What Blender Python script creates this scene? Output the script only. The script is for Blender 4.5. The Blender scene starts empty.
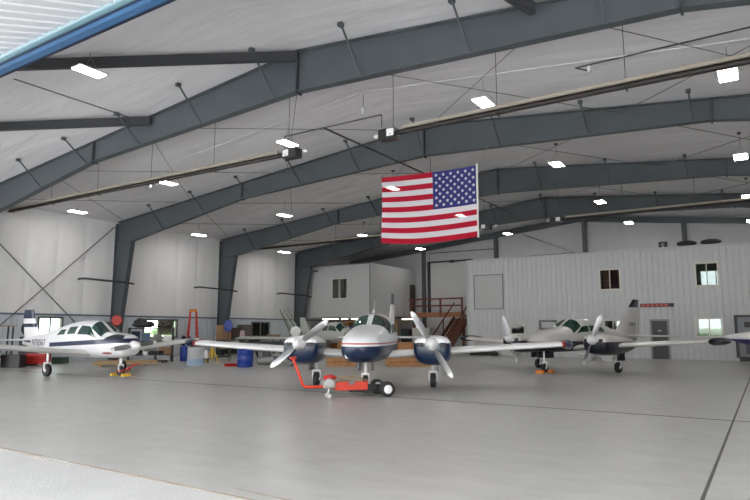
import bpy, bmesh, math, random
from mathutils import Vector, Matrix
random.seed(7)
PI = math.pi
SC = bpy.context.scene
COL = SC.collection

# ------------------------------------------------------------------ camera
F = 605.0
PITCH = math.atan(80 / F)
YAW = math.atan(394 / math.hypot(F, 80))
H = 1.6
cam = bpy.data.cameras.new('camera'); camo = bpy.data.objects.new('camera', cam); COL.objects.link(camo)
cam.sensor_width = 36.0; cam.lens = F / 750 * 36.0; cam.clip_end = 500
camo.location = (0, 0, H); camo.rotation_euler = (PI / 2 + PITCH, 0, YAW)
SC.camera = camo

def G(px, py, z=0.0):
    """photo pixel of a contact point -> world x, y on the level z (used to measure the place)"""
    fw = Vector((-math.sin(YAW) * math.cos(PITCH), math.cos(YAW) * math.cos(PITCH), math.sin(PITCH)))
    rt = Vector((math.cos(YAW), math.sin(YAW), 0)); up = rt.cross(fw)
    d = fw * F + rt * (px - 375) - up * (py - 250)
    t = (z - H) / d.z
    return d.x * t, d.y * t

# ------------------------------------------------------------------ materials
MATS = {}
def mat(name, col, rough=0.5, metal=0.0, noise=0.0, nscale=3.0, bump=0.0, bscale=8.0, spec=0.5, stretch=(1, 1, 1), emit=0.0, coat=0.0, rvar=0.0):
    if name in MATS: return MATS[name]
    m = bpy.data.materials.new(name); m.use_nodes = True
    nt = m.node_tree; N = nt.nodes; L = nt.links
    b = N['Principled BSDF']
    c = (*col, 1)
    b.inputs['Base Color'].default_value = c
    b.inputs['Roughness'].default_value = rough
    b.inputs['Metallic'].default_value = metal
    b.inputs['Specular IOR Level'].default_value = spec
    if coat: b.inputs['Coat Weight'].default_value = coat; b.inputs['Coat Roughness'].default_value = 0.08
    if emit:
        b.inputs['Emission Color'].default_value = c; b.inputs['Emission Strength'].default_value = emit
    if noise or bump or rvar:
        tc = N.new('ShaderNodeTexCoord'); mp = N.new('ShaderNodeMapping'); mp.inputs['Scale'].default_value = stretch
        L.new(tc.outputs['Object'], mp.inputs['Vector'])
    if noise or rvar:
        n = N.new('ShaderNodeTexNoise'); n.inputs['Scale'].default_value = nscale; n.inputs['Detail'].default_value = 6
        L.new(mp.outputs['Vector'], n.inputs['Vector'])
    if noise:
        r = N.new('ShaderNodeMapRange'); r.inputs['From Min'].default_value = 0.3; r.inputs['From Max'].default_value = 0.7
        r.inputs['To Min'].default_value = 1 - noise; r.inputs['To Max'].default_value = 1 + noise
        L.new(n.outputs['Fac'], r.inputs['Value'])
        mx = N.new('ShaderNodeVectorMath'); mx.operation = 'SCALE'; mx.inputs[0].default_value = col
        L.new(r.outputs['Result'], mx.inputs['Scale']); L.new(mx.outputs['Vector'], b.inputs['Base Color'])
    if rvar:
        r2 = N.new('ShaderNodeMapRange'); r2.inputs['From Min'].default_value = 0.3; r2.inputs['From Max'].default_value = 0.7
        r2.inputs['To Min'].default_value = rough - rvar; r2.inputs['To Max'].default_value = rough + rvar
        L.new(n.outputs['Fac'], r2.inputs['Value']); L.new(r2.outputs['Result'], b.inputs['Roughness'])
    if bump:
        n2 = N.new('ShaderNodeTexNoise'); n2.inputs['Scale'].default_value = bscale; n2.inputs['Detail'].default_value = 4
        L.new(mp.outputs['Vector'], n2.inputs['Vector'])
        bp = N.new('ShaderNodeBump'); bp.inputs['Strength'].default_value = 1.0; bp.inputs['Distance'].default_value = bump
        L.new(n2.outputs['Fac'], bp.inputs['Height']); L.new(bp.outputs['Normal'], b.inputs['Normal'])
    MATS[name] = m
    return m

def concrete():
    m = bpy.data.materials.new('polished_concrete'); m.use_nodes = True
    nt = m.node_tree; N = nt.nodes; L = nt.links; b = N['Principled BSDF']
    tc = N.new('ShaderNodeTexCoord')
    def noise(scale, detail, st=(1, 1, 1), rough=.5):
        mp = N.new('ShaderNodeMapping'); mp.inputs['Scale'].default_value = st
        L.new(tc.outputs['Object'], mp.inputs['Vector'])
        n = N.new('ShaderNodeTexNoise'); n.inputs['Scale'].default_value = scale; n.inputs['Detail'].default_value = detail
        n.inputs['Roughness'].default_value = rough
        L.new(mp.outputs['Vector'], n.inputs['Vector']); return n
    n1 = noise(.22, 3); n2 = noise(1.6, 5, (1, 1.8, 1), .55); n3 = noise(9, 4)
    mx = N.new('ShaderNodeMix'); mx.data_type = 'FLOAT'; mx.inputs['Factor'].default_value = .5
    L.new(n1.outputs['Fac'], mx.inputs[2]); L.new(n2.outputs['Fac'], mx.inputs[3])
    m3 = N.new('ShaderNodeMix'); m3.data_type = 'FLOAT'; m3.inputs['Factor'].default_value = .15
    L.new(mx.outputs[0], m3.inputs[2]); L.new(n3.outputs['Fac'], m3.inputs[3])
    cr = N.new('ShaderNodeValToRGB'); e = cr.color_ramp.elements
    e[0].position = .25; e[0].color = (.34, .335, .315, 1); e[1].position = .75; e[1].color = (.56, .555, .54, 1)
    L.new(m3.outputs[0], cr.inputs['Fac'])
    L.new(cr.outputs['Color'], b.inputs['Base Color'])
    r = N.new('ShaderNodeMapRange'); r.inputs['To Min'].default_value = .24; r.inputs['To Max'].default_value = .46
    L.new(n1.outputs['Fac'], r.inputs['Value']); L.new(r.outputs['Result'], b.inputs['Roughness'])
    return m

def paint(name, bands, rough=.3, xcut=None, slope=0):
    """aircraft paint: colour bands by height in the aircraft's own frame. bands = [(z_top, colour), ...] from the belly upwards;
    the band limits drop a little towards the nose"""
    m = bpy.data.materials.new(name); m.use_nodes = True
    nt = m.node_tree; N = nt.nodes; L = nt.links; b = N['Principled BSDF']
    tc = N.new('ShaderNodeTexCoord'); sp = N.new('ShaderNodeSeparateXYZ'); L.new(tc.outputs['Object'], sp.inputs[0])
    cr = N.new('ShaderNodeValToRGB'); cr.color_ramp.interpolation = 'CONSTANT'
    dv = N.new('ShaderNodeMath'); dv.operation = 'DIVIDE'; dv.inputs[1].default_value = 4.0
    if slope:
        ml = N.new('ShaderNodeMath'); ml.operation = 'MULTIPLY'; ml.inputs[1].default_value = -slope; L.new(sp.outputs['X'], ml.inputs[0])
        ad = N.new('ShaderNodeMath'); L.new(ml.outputs[0], ad.inputs[0]); L.new(sp.outputs['Z'], ad.inputs[1]); L.new(ad.outputs[0], dv.inputs[0])
    else: L.new(sp.outputs['Z'], dv.inputs[0])
    L.new(dv.outputs[0], cr.inputs['Fac'])
    e = cr.color_ramp.elements
    e[0].position = 0; e[0].color = (*bands[0][1], 1)
    e[1].position = bands[0][0] / 4; e[1].color = (*bands[1][1], 1)
    for (z, _), (_, c) in zip(bands[1:], bands[2:]):
        k = e.new(z / 4); k.color = (*c, 1)
    if xcut is not None:
        gt = N.new('ShaderNodeMath'); gt.operation = 'GREATER_THAN'; gt.inputs[1].default_value = xcut; L.new(sp.outputs['X'], gt.inputs[0])
        mx = N.new('ShaderNodeMix'); mx.data_type = 'RGBA'; L.new(gt.outputs[0], mx.inputs['Factor']); mx.inputs[6].default_value = (*bands[-1][1], 1)
        L.new(cr.outputs['Color'], mx.inputs[7]); L.new(mx.outputs[2], b.inputs['Base Color'])
    else: L.new(cr.outputs['Color'], b.inputs['Base Color'])
    b.inputs['Roughness'].default_value = rough; b.inputs['Coat Weight'].default_value = .25; b.inputs['Coat Roughness'].default_value = .05
    MATS[name] = m
    return m

WHITE = (.80, .80, .80)
STEEL = mat('grey_painted_steel', (.075, .088, .098), .5, noise=.08, nscale=1.2)
DSTEEL = mat('dark_rod', (.045, .045, .048), .5, .3)
LINER = mat('white_wall_insulation', (.76, .755, .755), .5, noise=.05, nscale=.8, bump=.035, bscale=1.1, stretch=(1, 1, .35))
ROOFM = mat('white_roof_insulation', (.70, .685, .70), .5, noise=.05, nscale=.6, bump=.085, bscale=1.1, stretch=(.3, 1.3, 1))
RIB = mat('ribbed_white_siding', (.58, .60, .62), .45, noise=.03, nscale=2)
RIBL = mat('ribbed_liner_panel', (.60, .64, .69), .4, noise=.04, nscale=2)
OFFW = mat('office_white_siding', (.56, .57, .58), .45, noise=.03)
BOXM = mat('smooth_grey_panel', (.50, .505, .51), .5, noise=.03)
DOORP = mat('door_leaf_sheet', (.86, .86, .88), .4, noise=.02, nscale=1)
BLUE = mat('blue_header_paint', (.035, .115, .25), .4, noise=.1)
TEAL = mat('teal_weather_seal', (.11, .20, .23), .5)
NAVYD = mat('dark_navy_groove', (.006, .015, .05), .5)
CONC = concrete()
APRON = mat('apron_concrete', (.52, .52, .51), .75, noise=.06, nscale=1.5, bump=.006, bscale=30)
STAIN = mat('rusty_threshold_stain', (.42, .36, .30), .7, noise=.25, nscale=2.5, stretch=(1, 6, 1))
JOINT = mat('floor_joint_filler', (.09, .085, .08), .6, noise=.2)
GRASS = mat('field_grass', (.30, .36, .16), .9, noise=.3, nscale=.4)
BLACK = mat('black_plastic', (.015, .015, .016), .45)
RUBBER = mat('tyre_rubber', (.022, .022, .024), .7)
CHROME = mat('bare_aluminium', (.62, .63, .65), .28, .9)
WMET = mat('white_enamel', WHITE, .3, coat=.4)
GREY = mat('mid_grey_metal', (.22, .22, .22), .5, .3)
RED = mat('red_enamel', (.50, .018, .012), .35, noise=.1)
ORED = mat('tug_orange_red', (.62, .045, .02), .4, noise=.1, nscale=6)
YEL = mat('yellow_plastic', (.72, .46, .03), .5)
WOOD = mat('plain_plywood', (.40, .22, .10), .6, noise=.25, nscale=3, stretch=(1, 6, 1))
RWOOD = mat('stained_red_brown_wood', (.16, .05, .028), .55, noise=.2, nscale=3)
CARD = mat('brown_cardboard', (.36, .22, .12), .8, noise=.1)
DRUMB = mat('blue_plastic_drum', (.012, .045, .30), .35)
LBLUE = mat('pale_blue_plastic', (.36, .50, .66), .4)
GLASSD = mat('dark_green_tinted_glazing', (.012, .055, .043), .05, spec=1.0)
FRAMEW = mat('cream_window_frame', (.66, .64, .57), .4)
FRAMED = mat('bronze_window_frame', (.09, .085, .08), .4)
TAN = mat('tan_heater_reflector', (.60, .54, .46), .4, .3)
LIGHT = mat('lit_lamp_diffuser', (1.0, .98, .94), .5, emit=46)
FLUO = mat('lit_fluorescent_tube', (1.0, .86, .62), .5, emit=9)
CREAM = mat('cream_hose', (.6, .57, .5), .5)
GREEN = mat('green_enamel', (.04, .25, .06), .4)
BLIND = mat('window_shade_cloth', (.62, .60, .55), .8)
DGREY = mat('dark_door_paint', (.06, .065, .07), .45)
TARP = mat('black_tarp', (.03, .028, .028), .6, bump=.03, bscale=6)

def clear_glass(nm='clear_window_glass', tint=(.86, .93, .90, 1)):
    m = bpy.data.materials.new(nm); m.use_nodes = True
    nt = m.node_tree; N = nt.nodes; L = nt.links; N.remove(N['Principled BSDF'])
    t = N.new('ShaderNodeBsdfTransparent'); t.inputs[0].default_value = tint
    g = N.new('ShaderNodeBsdfGlossy'); g.inputs['Roughness'].default_value = .03
    fr = N.new('ShaderNodeFresnel'); fr.inputs[0].default_value = 1.45
    mx = N.new('ShaderNodeMixShader'); L.new(fr.outputs[0], mx.inputs[0]); L.new(t.outputs[0], mx.inputs[1]); L.new(g.outputs[0], mx.inputs[2])
    L.new(mx.outputs[0], N['Material Output'].inputs[0]); return m
CLEAR = clear_glass(); SOLAR = clear_glass('solar_window_glass', (.60, .63, .63, 1))
def flag_mat(name, col):
    m = bpy.data.materials.new(name); m.use_nodes = True
    nt = m.node_tree; N = nt.nodes; L = nt.links; b = N['Principled BSDF']
    b.inputs['Base Color'].default_value = (*col, 1); b.inputs['Roughness'].default_value = .8; b.inputs['Specular IOR Level'].default_value = .1
    t = N.new('ShaderNodeBsdfTranslucent'); t.inputs[0].default_value = (*[min(1, c * 1.2) for c in col], 1)
    tr = N.new('ShaderNodeBsdfTransparent')
    m1 = N.new('ShaderNodeMixShader'); m1.inputs[0].default_value = .3
    m2 = N.new('ShaderNodeMixShader'); m2.inputs[0].default_value = .04
    L.new(b.outputs[0], m1.inputs[1]); L.new(t.outputs[0], m1.inputs[2]); L.new(m1.outputs[0], m2.inputs[1]); L.new(tr.outputs[0], m2.inputs[2])
    L.new(m2.outputs[0], N['Material Output'].inputs[0]); return m
FRED, FWHITE, FBLUE = flag_mat('flag_red', (.50, .015, .04)), flag_mat('flag_white', (.74, .72, .76)), flag_mat('flag_blue', (.045, .05, .20))

# ------------------------------------------------------------------ mesh builder
class MB:
    def __init__(s): s.bm = bmesh.new(); s.mi = 0
    def _face(s, vs):
        try: f = s.bm.faces.new(vs); f.material_index = s.mi; return f
        except ValueError: return None
    def box(s, x0, x1, y0, y1, z0, z1, M=None):
        vs = [Vector((x, y, z)) for x in (x0, x1) for y in (y0, y1) for z in (z0, z1)]
        if M: vs = [M @ v for v in vs]
        v = [s.bm.verts.new(p) for p in vs]
        for q in ((0, 1, 3, 2), (4, 6, 7, 5), (0, 4, 5, 1), (2, 3, 7, 6), (0, 2, 6, 4), (1, 5, 7, 3)): s._face([v[i] for i in q])
        return s
    def cbox(s, c, d, M=None):
        return s.box(c[0] - d[0] / 2, c[0] + d[0] / 2, c[1] - d[1] / 2, c[1] + d[1] / 2, c[2] - d[2] / 2, c[2] + d[2] / 2, M)
    def rings(s, rs, cap=True, close=False):
        R = [[s.bm.verts.new(p) for p in r] for r in rs]; n = len(R[0])
        for a, b in zip(R, R[1:]):
            for i in range(n): s._face([a[i], a[(i + 1) % n], b[(i + 1) % n], b[i]])
        if cap: s._face(R[0][::-1]); s._face(R[-1])
        return s
    def tube(s, pts, r, n=8, cap=True):
        pts = [Vector(p) for p in pts]; rs = []
        rr = r if isinstance(r, (list, tuple)) else [r] * len(pts)
        for i, p in enumerate(pts):
            t = (pts[min(i + 1, len(pts) - 1)] - pts[max(i - 1, 0)])
            t = t.normalized() if t.length > 1e-9 else Vector((0, 0, 1))
            a = t.cross(Vector((0, 0, 1)) if abs(t.z) < .9 else Vector((1, 0, 0))).normalized(); b = t.cross(a)
            rs.append([p + (a * math.cos(2 * PI * k / n) + b * math.sin(2 * PI * k / n)) * rr[i] for k in range(n)])
        return s.rings(rs, cap)
    def bar(s, p, q, w, h=None):
        """rectangular bar from p to q"""
        h = h or w; p = Vector(p); q = Vector(q); t = (q - p).normalized()
        a = t.cross(Vector((0, 0, 1)) if abs(t.z) < .95 else Vector((1, 0, 0))).normalized(); b = a.cross(t)
        o = [a * w / 2 + b * h / 2, -a * w / 2 + b * h / 2, -a * w / 2 - b * h / 2, a * w / 2 - b * h / 2]
        return s.rings([[p + k for k in o], [q + k for k in o]])
    def lathe(s, prof, c=(0, 0, 0), axis='z', n=20, M=None):
        rs = []
        for r, h in prof:
            ring = []
            for k in range(n):
                a = 2 * PI * k / n; u, v = r * math.cos(a), r * math.sin(a)
                p = {'z': (u, v, h), 'x': (h, u, v), 'y': (u, h, v)}[axis]
                p = Vector(p) + Vector(c)
                ring.append(M @ p if M else p)
            rs.append(ring)
        return s.rings(rs)
    def ell(s, c, r, n=14, m=8):
        prof = [(math.sin(PI * k / m) if 0 < k < m else .02, -math.cos(PI * k / m)) for k in range(m + 1)]
        rs = [[Vector((c[0] + r[0] * q * math.cos(2 * PI * k / n), c[1] + r[1] * q * math.sin(2 * PI * k / n), c[2] + r[2] * h)) for k in range(n)] for q, h in prof]
        return s.rings(rs)
    def prism(s, poly, d, M=None):
        """poly: list of 3D points, extruded by vector d"""
        d = Vector(d); a = [Vector(p) for p in poly]; b = [p + d for p in a]
        if M: a = [M @ p for p in a]; b = [M @ p for p in b]
        return s.rings([a, b])
    def build(s, name, mats, parent=None, smooth=False, bevel=0, kind=None):
        bmesh.ops.recalc_face_normals(s.bm, faces=s.bm.faces)
        me = bpy.data.meshes.new(name); s.bm.to_mesh(me); s.bm.free()
        for m in (mats if isinstance(mats, (list, tuple)) else [mats]): me.materials.append(m)
        if smooth:
            me.polygons.foreach_set('use_smooth', [True] * len(me.polygons))
            try: me.set_sharp_from_angle(angle=math.radians(40))
            except Exception: pass
        o = bpy.data.objects.new(name, me); COL.objects.link(o)
        if parent: o.parent = parent
        if bevel:
            b = o.modifiers.new('bevel', 'BEVEL'); b.width = bevel; b.segments = 2; b.limit_method = 'ANGLE'
        if kind: o['kind'] = kind
        return o

def tag(o, label, cat, group=None):
    o['label'] = label; o['category'] = cat
    if group: o['group'] = group
    return o
def thing(name, label, cat, loc=(0, 0, 0), rz=0, group=None):
    o = bpy.data.objects.new(name, None); COL.objects.link(o); o.empty_display_size = .2
    o.location = loc; o.rotation_euler = (0, 0, rz)
    return tag(o, label, cat, group)
def dup(root, loc, rz=0, label=None):
    r = root.copy(); COL.objects.link(r); r.location = loc; r.rotation_euler = (0, 0, rz)
    if label: r['label'] = label
    for ch in list(root.children):
        c = ch.copy(); COL.objects.link(c); c.parent = r
        for g in ch.children:
            d = g.copy(); COL.objects.link(d); d.parent = c
    return r
def sempty(name, label=None):
    o = bpy.data.objects.new(name, None); COL.objects.link(o); o['kind'] = 'structure'
    if label: o['label'] = label
    return o

# ------------------------------------------------------------------ hangar dimensions
XL, XR, XC = -30.4, 7.9, -10.8          # side walls, ridge line
ZR, ZE = 9.55, 7.55                     # rafter top at ridge / eave
YF = [12.7, 20.3, 28.0, 35.7]           # portal frames
Y0, YE, YO = 4.9, 43.3, 37.3            # door header, end wall, office front
THR = 4.4
def roofz(x): return ZR - (ZR - ZE) / (XC - XL) * abs(x - XC)

# floor: inside slab, apron, threshold stain, joints
b = MB()
nx, ny = 24, 24
b.box(XL - .2, XR + .2, THR, YE + .2, -.25, 0); b.build('floor', CONC, kind='structure')
b = MB(); b.box(-60, 40, -60, THR - .012, -.25, -.004)
b.build('ground_apron', APRON, kind='structure')
b = MB()
for k in range(60):
    x = -29 + k * .62
    if random.random() < .9:
        w = random.uniform(.015, .05)
        b.box(x, x + .62, THR - .01, THR + w, .0, .0025)
for k in range(16):
    x = random.uniform(-14, -2); l = random.uniform(.3, 1.4); y = THR + random.uniform(-.1, .28)
    b.box(x, x + l, y, y + random.uniform(.01, .03), .0 if y > THR else -.004, .0022)
b.build('trim_threshold', STAIN, kind='structure')
b = MB()
for y in (12.75,): b.box(XL, XR, y - .035, y + .035, -.01, .002)
b.box(-.665, -.63, THR, YE, -.01, .0015)
b.build('floor_joint', JOINT, kind='structure')
b = MB(); b.box(-300, 300, YE + .6, 400, -.4, -.3); b.box(-300, XL - .6, -60, YE + .6, -.4, -.3)
b.build('ground_field', GRASS, kind='structure')
b = MB()
for k in range(140):
    x = -260 + k * 3.4 + random.uniform(-1, 1); h = random.uniform(1.0, 2.3); b.ell((x, 190 + random.uniform(-8, 8), -.3 + h * .4), (random.uniform(2.5, 4.5), 3, h), 10, 6)
o = b.build('treeline', mat('far_tree_green', (.16, .21, .11), .9, noise=.3, nscale=.5), smooth=True, kind='stuff'); tag(o, 'distant low line of green trees seen through the office windows', 'trees')

# ceiling : two slopes of insulation fabric, gently sagging between the purlins
def ceil_mesh():
    b = MB(); bm = b.bm
    xs = [XL + (XC - XL) * i / 48 for i in range(49)] + [XC + (XR - XC) * i / 48 for i in range(1, 49)]
    ys = [Y0 + (YE - Y0) * j / 40 for j in range(41)]
    V = []
    for x in xs:
        row = []
        for y in ys:
            ph = (x - XC) / 1.55
            sag = .025 * abs(math.sin(PI * ph))
            row.append(bm.verts.new((x, y, roofz(x) + .06 - sag + .0)))
        V.append(row)
    for i in range(len(xs) - 1):
        for j in range(len(ys) - 1): b._face([V[i][j], V[i][j + 1], V[i + 1][j + 1], V[i + 1][j]])
    o = b.build('ceiling', ROOFM, smooth=True, kind='structure')
    return o
ceil_mesh()
b = MB()
b.rings([[Vector((XL - .3, Y0 - .3, ZE + .2)), Vector((XC, Y0 - .3, ZR + .22)), Vector((XR + .3, Y0 - .3, ZE + .2)), Vector((XR + .3, Y0 - .3, ZE + .4)), Vector((XC, Y0 - .3, ZR + .45)), Vector((XL - .3, Y0 - .3, ZE + .4))],
         [Vector((XL - .3, YE + .3, ZE + .2)), Vector((XC, YE + .3, ZR + .22)), Vector((XR + .3, YE + .3, ZE + .2)), Vector((XR + .3, YE + .3, ZE + .4)), Vector((XC, YE + .3, ZR + .45)), Vector((XL - .3, YE + .3, ZE + .4))]])
b.build('roof_deck', GREY, kind='structure')

def holes_grid(u0, u1, v0, v1, holes):
    us = sorted({u0, u1, *[h[0] for h in holes], *[h[1] for h in holes]}); vs = sorted({v0, v1, *[h[2] for h in holes], *[h[3] for h in holes]})
    for a, c in zip(us, us[1:]):
        for d, e in zip(vs, vs[1:]):
            mu, mv = (a + c) / 2, (d + e) / 2
            if not any(h[0] < mu < h[1] and h[2] < mv < h[3] for h in holes): yield a, c, d, e
def clear_spans(u, v0, v1, holes, w=.03):
    cuts = sorted([(h[2], h[3]) for h in holes if h[0] - w < u < h[1] + w]); z = v0; out = []
    for a, c in cuts:
        if a > z: out.append((z, min(a, v1)))
        z = max(z, c)
    if z < v1: out.append((z, v1))
    return out

# ---- left wall: ribbed steel liner below 2.35 m, insulation facing above
WL = [(16.35, 17.5, 1.25, 2.2), (22.4, 24.7, 1.2, 2.17), (31.2, 32.9, 1.2, 2.1)]
b = MB()
for a, c, d, e in holes_grid(4.5, YE + .2, 0, 2.35, WL): b.box(XL - .25, XL, a, c, d, e)
y = 4.8
while y < YE:
    for d, e in clear_spans(y, 0, 2.33, WL): b.prism([(XL - .01, y - .035, d), (XL + .035, y - .015, d), (XL + .035, y + .015, d), (XL - .01, y + .035, d)], (0, 0, e - d))
    y += .30
b.mi = 1
b.box(XL - .25, XL - .03, 4.5, YE + .2, 2.35, ZE + .3)
# insulation blankets between the vertical seams, each bulging
y = 4.9
while y < YE - .1:
    n = 6; w = 1.52
    rs = []
    for k in range(n + 1):
        t = k / n; dx = .045 * math.sin(PI * t) ** .5 if 0 < t < 1 else 0
        rs.append([Vector((XL - .03, y + w * t, 2.36)), Vector((XL - .03 + dx, y + w * t, 2.36)), Vector((XL - .03 + dx, y + w * t, ZE + .1)), Vector((XL - .03, y + w * t, ZE + .1))])
    b.rings(rs); y += w
b.build('wall_left', [RIBL, LINER], kind='structure')
b = MB(); b.box(XL, XL + .06, 4.9, YE, 2.33, 2.42); b.build('trim_left', mat('blue_grey_trim', (.13, .17, .21), .5), kind='structure')
b = MB()
for a, c, d, e in holes_grid(4.5, YE + .2, 0, ZE + .3, []): b.box(XR, XR + .25, a, c, d, e)
b.build('wall_right', LINER, kind='structure')

def window(name, ax, u0, u1, v0, v1, p, fm=FRAMEW, mull=1, hb=0, inner=None):
    """window in a wall. ax 'x': wall in the yz plane at x=p; 'y': wall in the xz plane at y=p"""
    o = sempty(name)
    def B(b, a, c, d, e, t0, t1):
        if ax == 'x': b.box(p + t0, p + t1, a, c, d, e)
        else: b.box(a, c, p + t0, p + t1, d, e)
    t0, t1 = (-.12, .05) if ax == 'x' else (-.05, .12)
    f = MB(); w = .07
    B(f, u0 - w, u0 + .02, v0 - w, v1 + w, t0, t1); B(f, u1 - .02, u1 + w, v0 - w, v1 + w, t0, t1)
    B(f, u0 + .02, u1 - .02, v0 - w, v0 + .02, t0, t1); B(f, u0 + .02, u1 - .02, v1 - .02, v1 + w, t0, t1)
    for k in range(mull):
        m = u0 + (u1 - u0) * (k + 1) / (mull + 1); B(f, m - .025, m + .025, v0 + .02, v1 - .02, t0 * .5, t1 * .6)
    f.build('window_frame', fm, o)
    g = MB(); B(g, u0 + .02, u1 - .02, v0 + .02, v1 - .02, -.012, -.004); g.build('window_pane', CLEAR if ax == 'x' else SOLAR, o)
    if inner: inner(o)
    return o
def half_blind(o):
    MB().box(XL - .1, XL - .08, 23.4, 24.6, 1.3, 2.17).build('window_shade', mat('tan_shade', (.50, .42, .30), .8), o)
for k, (a, c, d, e) in enumerate(WL): window('window_%d' % (k + 1), 'x', a, c, d, e, XL, FRAMED, inner=half_blind if k == 1 else None)

# ---- office block, front wall with vertical ribs
OX0 = -16.75
WO = [(-8.2, -7.1, 3.97, 5.12), (-3.15, -2.1, 4.0, 5.2), (-3.3, -2.05, 1.28, 2.2), (-8.1, -7.1, 1.62, 2.15), (-13.75, -12.9, 1.2, 2.0), (-11.85, -10.9, 1.7, 2.12), (-5.55, -4.72, 0, 2.12)]
OT = 6.14
b = MB()
for a, c, d, e in holes_grid(OX0, XR, 0, OT, WO): b.box(a, c, YO, YO + .15, d, e)
x = OX0 + .15
while x < XR:
    for d, e in clear_spans(x, 0, 2.88, WO, .08): b.prism([(x - .04, YO + .005, d), (x - .018, YO - .02, d), (x + .018, YO - .02, d), (x + .04, YO + .005, d)], (0, 0, e - d))
    for d, e in clear_spans(x, 2.94, OT - .02, WO, .08): b.prism([(x - .04, YO + .005, d), (x - .018, YO - .018, d), (x + .018, YO - .018, d), (x + .04, YO + .005, d)], (0, 0, e - d))
    x += .305
b.mi = 1
b.box(OX0, OX0 + .15, YO + .15, YE, 0, OT); b.box(OX0, XR, YO - .005, YE, OT, OT + .08)
b.build('wall_office', [OFFW, BOXM], kind='structure')
b = MB(); b.box(OX0, XR, YO - .05, YO, 2.88, 2.94); b.box(OX0 - .04, OX0 + .08, YO - .05, YO + .01, 0, OT); b.box(OX0, XR, YO - .06, YO, OT - .02, OT + .1)
b.build('trim_office', mat('pale_trim', (.52, .54, .55), .4), kind='structure')
b = MB(); b.box(OX0 + .15, XR, YO + .15, YE, 2.9, 3.05); b.build('floor_upper_office', OFFW, kind='structure')
def tagged_pane(u0, u1, v0, v1, m, off=.3):
    def f(o):
        g = MB(); g.box(u0, u1, YO + off, YO + off + .01, v0, v1); g.build('window_shade', m, o)
    return f
window('window_4', 'y', *WO[0], YO, FRAMEW, 1, inner=tagged_pane(-8.2, -7.6, 3.97, 5.12, CARD, .5))
window('window_5', 'y', *WO[1], YO, FRAMEW, 1)
window('window_6', 'y', *WO[2], YO, FRAMEW, 1)
window('window_7', 'y', *WO[3], YO, FRAMEW, 1)
window('window_8', 'y', *WO[4], YO, FRAMEW, 0, inner=tagged_pane(-13.75, -12.9, 1.2, 2.0, DGREY, .1))
window('window_9', 'y', *WO[5], YO, FRAMED, 0, inner=tagged_pane(-11.85, -10.9, 1.7, 2.12, mat('green_board', (.06, .13, .10), .5), .1))
# sheet of paper in window 8
o = MB().box(-13.45, -13.2, YO + .06, YO + .065, 1.62, 1.74).build('posted_note', mat('paper_white', (.7, .7, .7), .8)); tag(o, 'white paper note stuck on the small dark office window', 'paper note')
# door in the office wall
d = sempty('door_1')
b = MB(); b.box(-5.63, -5.53, YO - .06, YO + .1, 0, 2.2); b.box(-4.74, -4.64, YO - .06, YO + .1, 0, 2.2); b.box(-5.53, -4.74, YO - .06, YO + .1, 2.1, 2.2); b.build('door_frame', mat('grey_door_frame', (.28, .28, .28), .5), d)
b = MB(); b.box(-5.53, -4.74, YO + .01, YO + .06, 0, 2.1); b.build('door_leaf', DGREY, d)
b = MB(); b.box(-5.22, -5.05, YO - .004, YO + .012, 1.53, 1.59); b.build('door_sign', mat('paper_white', (.7, .7, .7), .8), d)
b = MB(); b.tube([(-4.83, YO + .01, 1.0), (-4.83, YO - .05, 1.0), (-4.93, YO - .05, 1.0)], .012); b.build('door_handle', CHROME, d)

# wall panel (closed overhead door) in the office wall, upper level at the far side
d = sempty('door_2')
b = MB(); b.box(-16.2, -14.25, YO - .05, YO - .036, 2.98, 5.15); b.build('door_leaf', mat('flat_grey_door', (.50, .505, .51), .5), d)
b = MB()
for q in ((-16.25, -16.19, 2.94, 5.2), (-14.26, -14.2, 2.94, 5.2), (-16.25, -14.2, 5.14, 5.2), (-16.25, -14.2, 2.94, 2.99)): b.box(q[0], q[1], YO - .07, YO - .035, q[2], q[3])
b.build('door_frame', GREY, d)

# ---- end wall, behind the office and the mezzanine
WE = [(-8.6, -5.6, .9, 2.2), (-3.7, -1.2, .9, 2.5), (-3.4, -1.7, 4.0, 5.3), (-7.9, -6.9, 4.1, 4.9)]
b = MB()
for a, c, d_, e in holes_grid(XL - .2, XR + .2, 0, ZE + .05, WE): b.box(a, c, YE, YE + .2, d_, e)
b.prism([(XL - .2, YE, ZE + .05), (XR + .2, YE, ZE + .05), (XC, YE, ZR + .2)], (0, .2, 0))
b.build('wall_back', mat('end_wall_liner', (.50, .50, .505), .5, noise=.05, nscale=1, bump=.03, bscale=1.5), kind='structure')
for k, (a, c, d_, e) in enumerate(WE): window('window_%d' % (10 + k), 'y', a, c, d_, e, YE, FRAMEW, 1)
# office partition so that the lit windows look into separate rooms
b = MB(); b.box(-4.6, -4.5, YO + .3, YE, 0, 2.9); b.box(-9.2, -9.1, YO + .3, YE, 0, 2.9); b.box(-4.6, -4.5, YO + .3, YE, 3.05, OT); b.build('wall_partition', BLIND, kind='structure')
b = MB()
for x in (-23.15, -16.95, -10.4, -4.15, 2.1): b.box(x - .13, x + .13, YE - .28, YE, 0, roofz(x) - .12)
b.build('column_end_wall', STEEL, kind='structure')
b = MB()
for s, xe in ((1, XL + .1), (1, XR - .1)):
    b.bar((XC, YE - .2, ZR - .2), (xe, YE - .2, ZE - .2), .35, .34)
b.build('beam_end_wall', STEEL, kind='structure')
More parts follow.
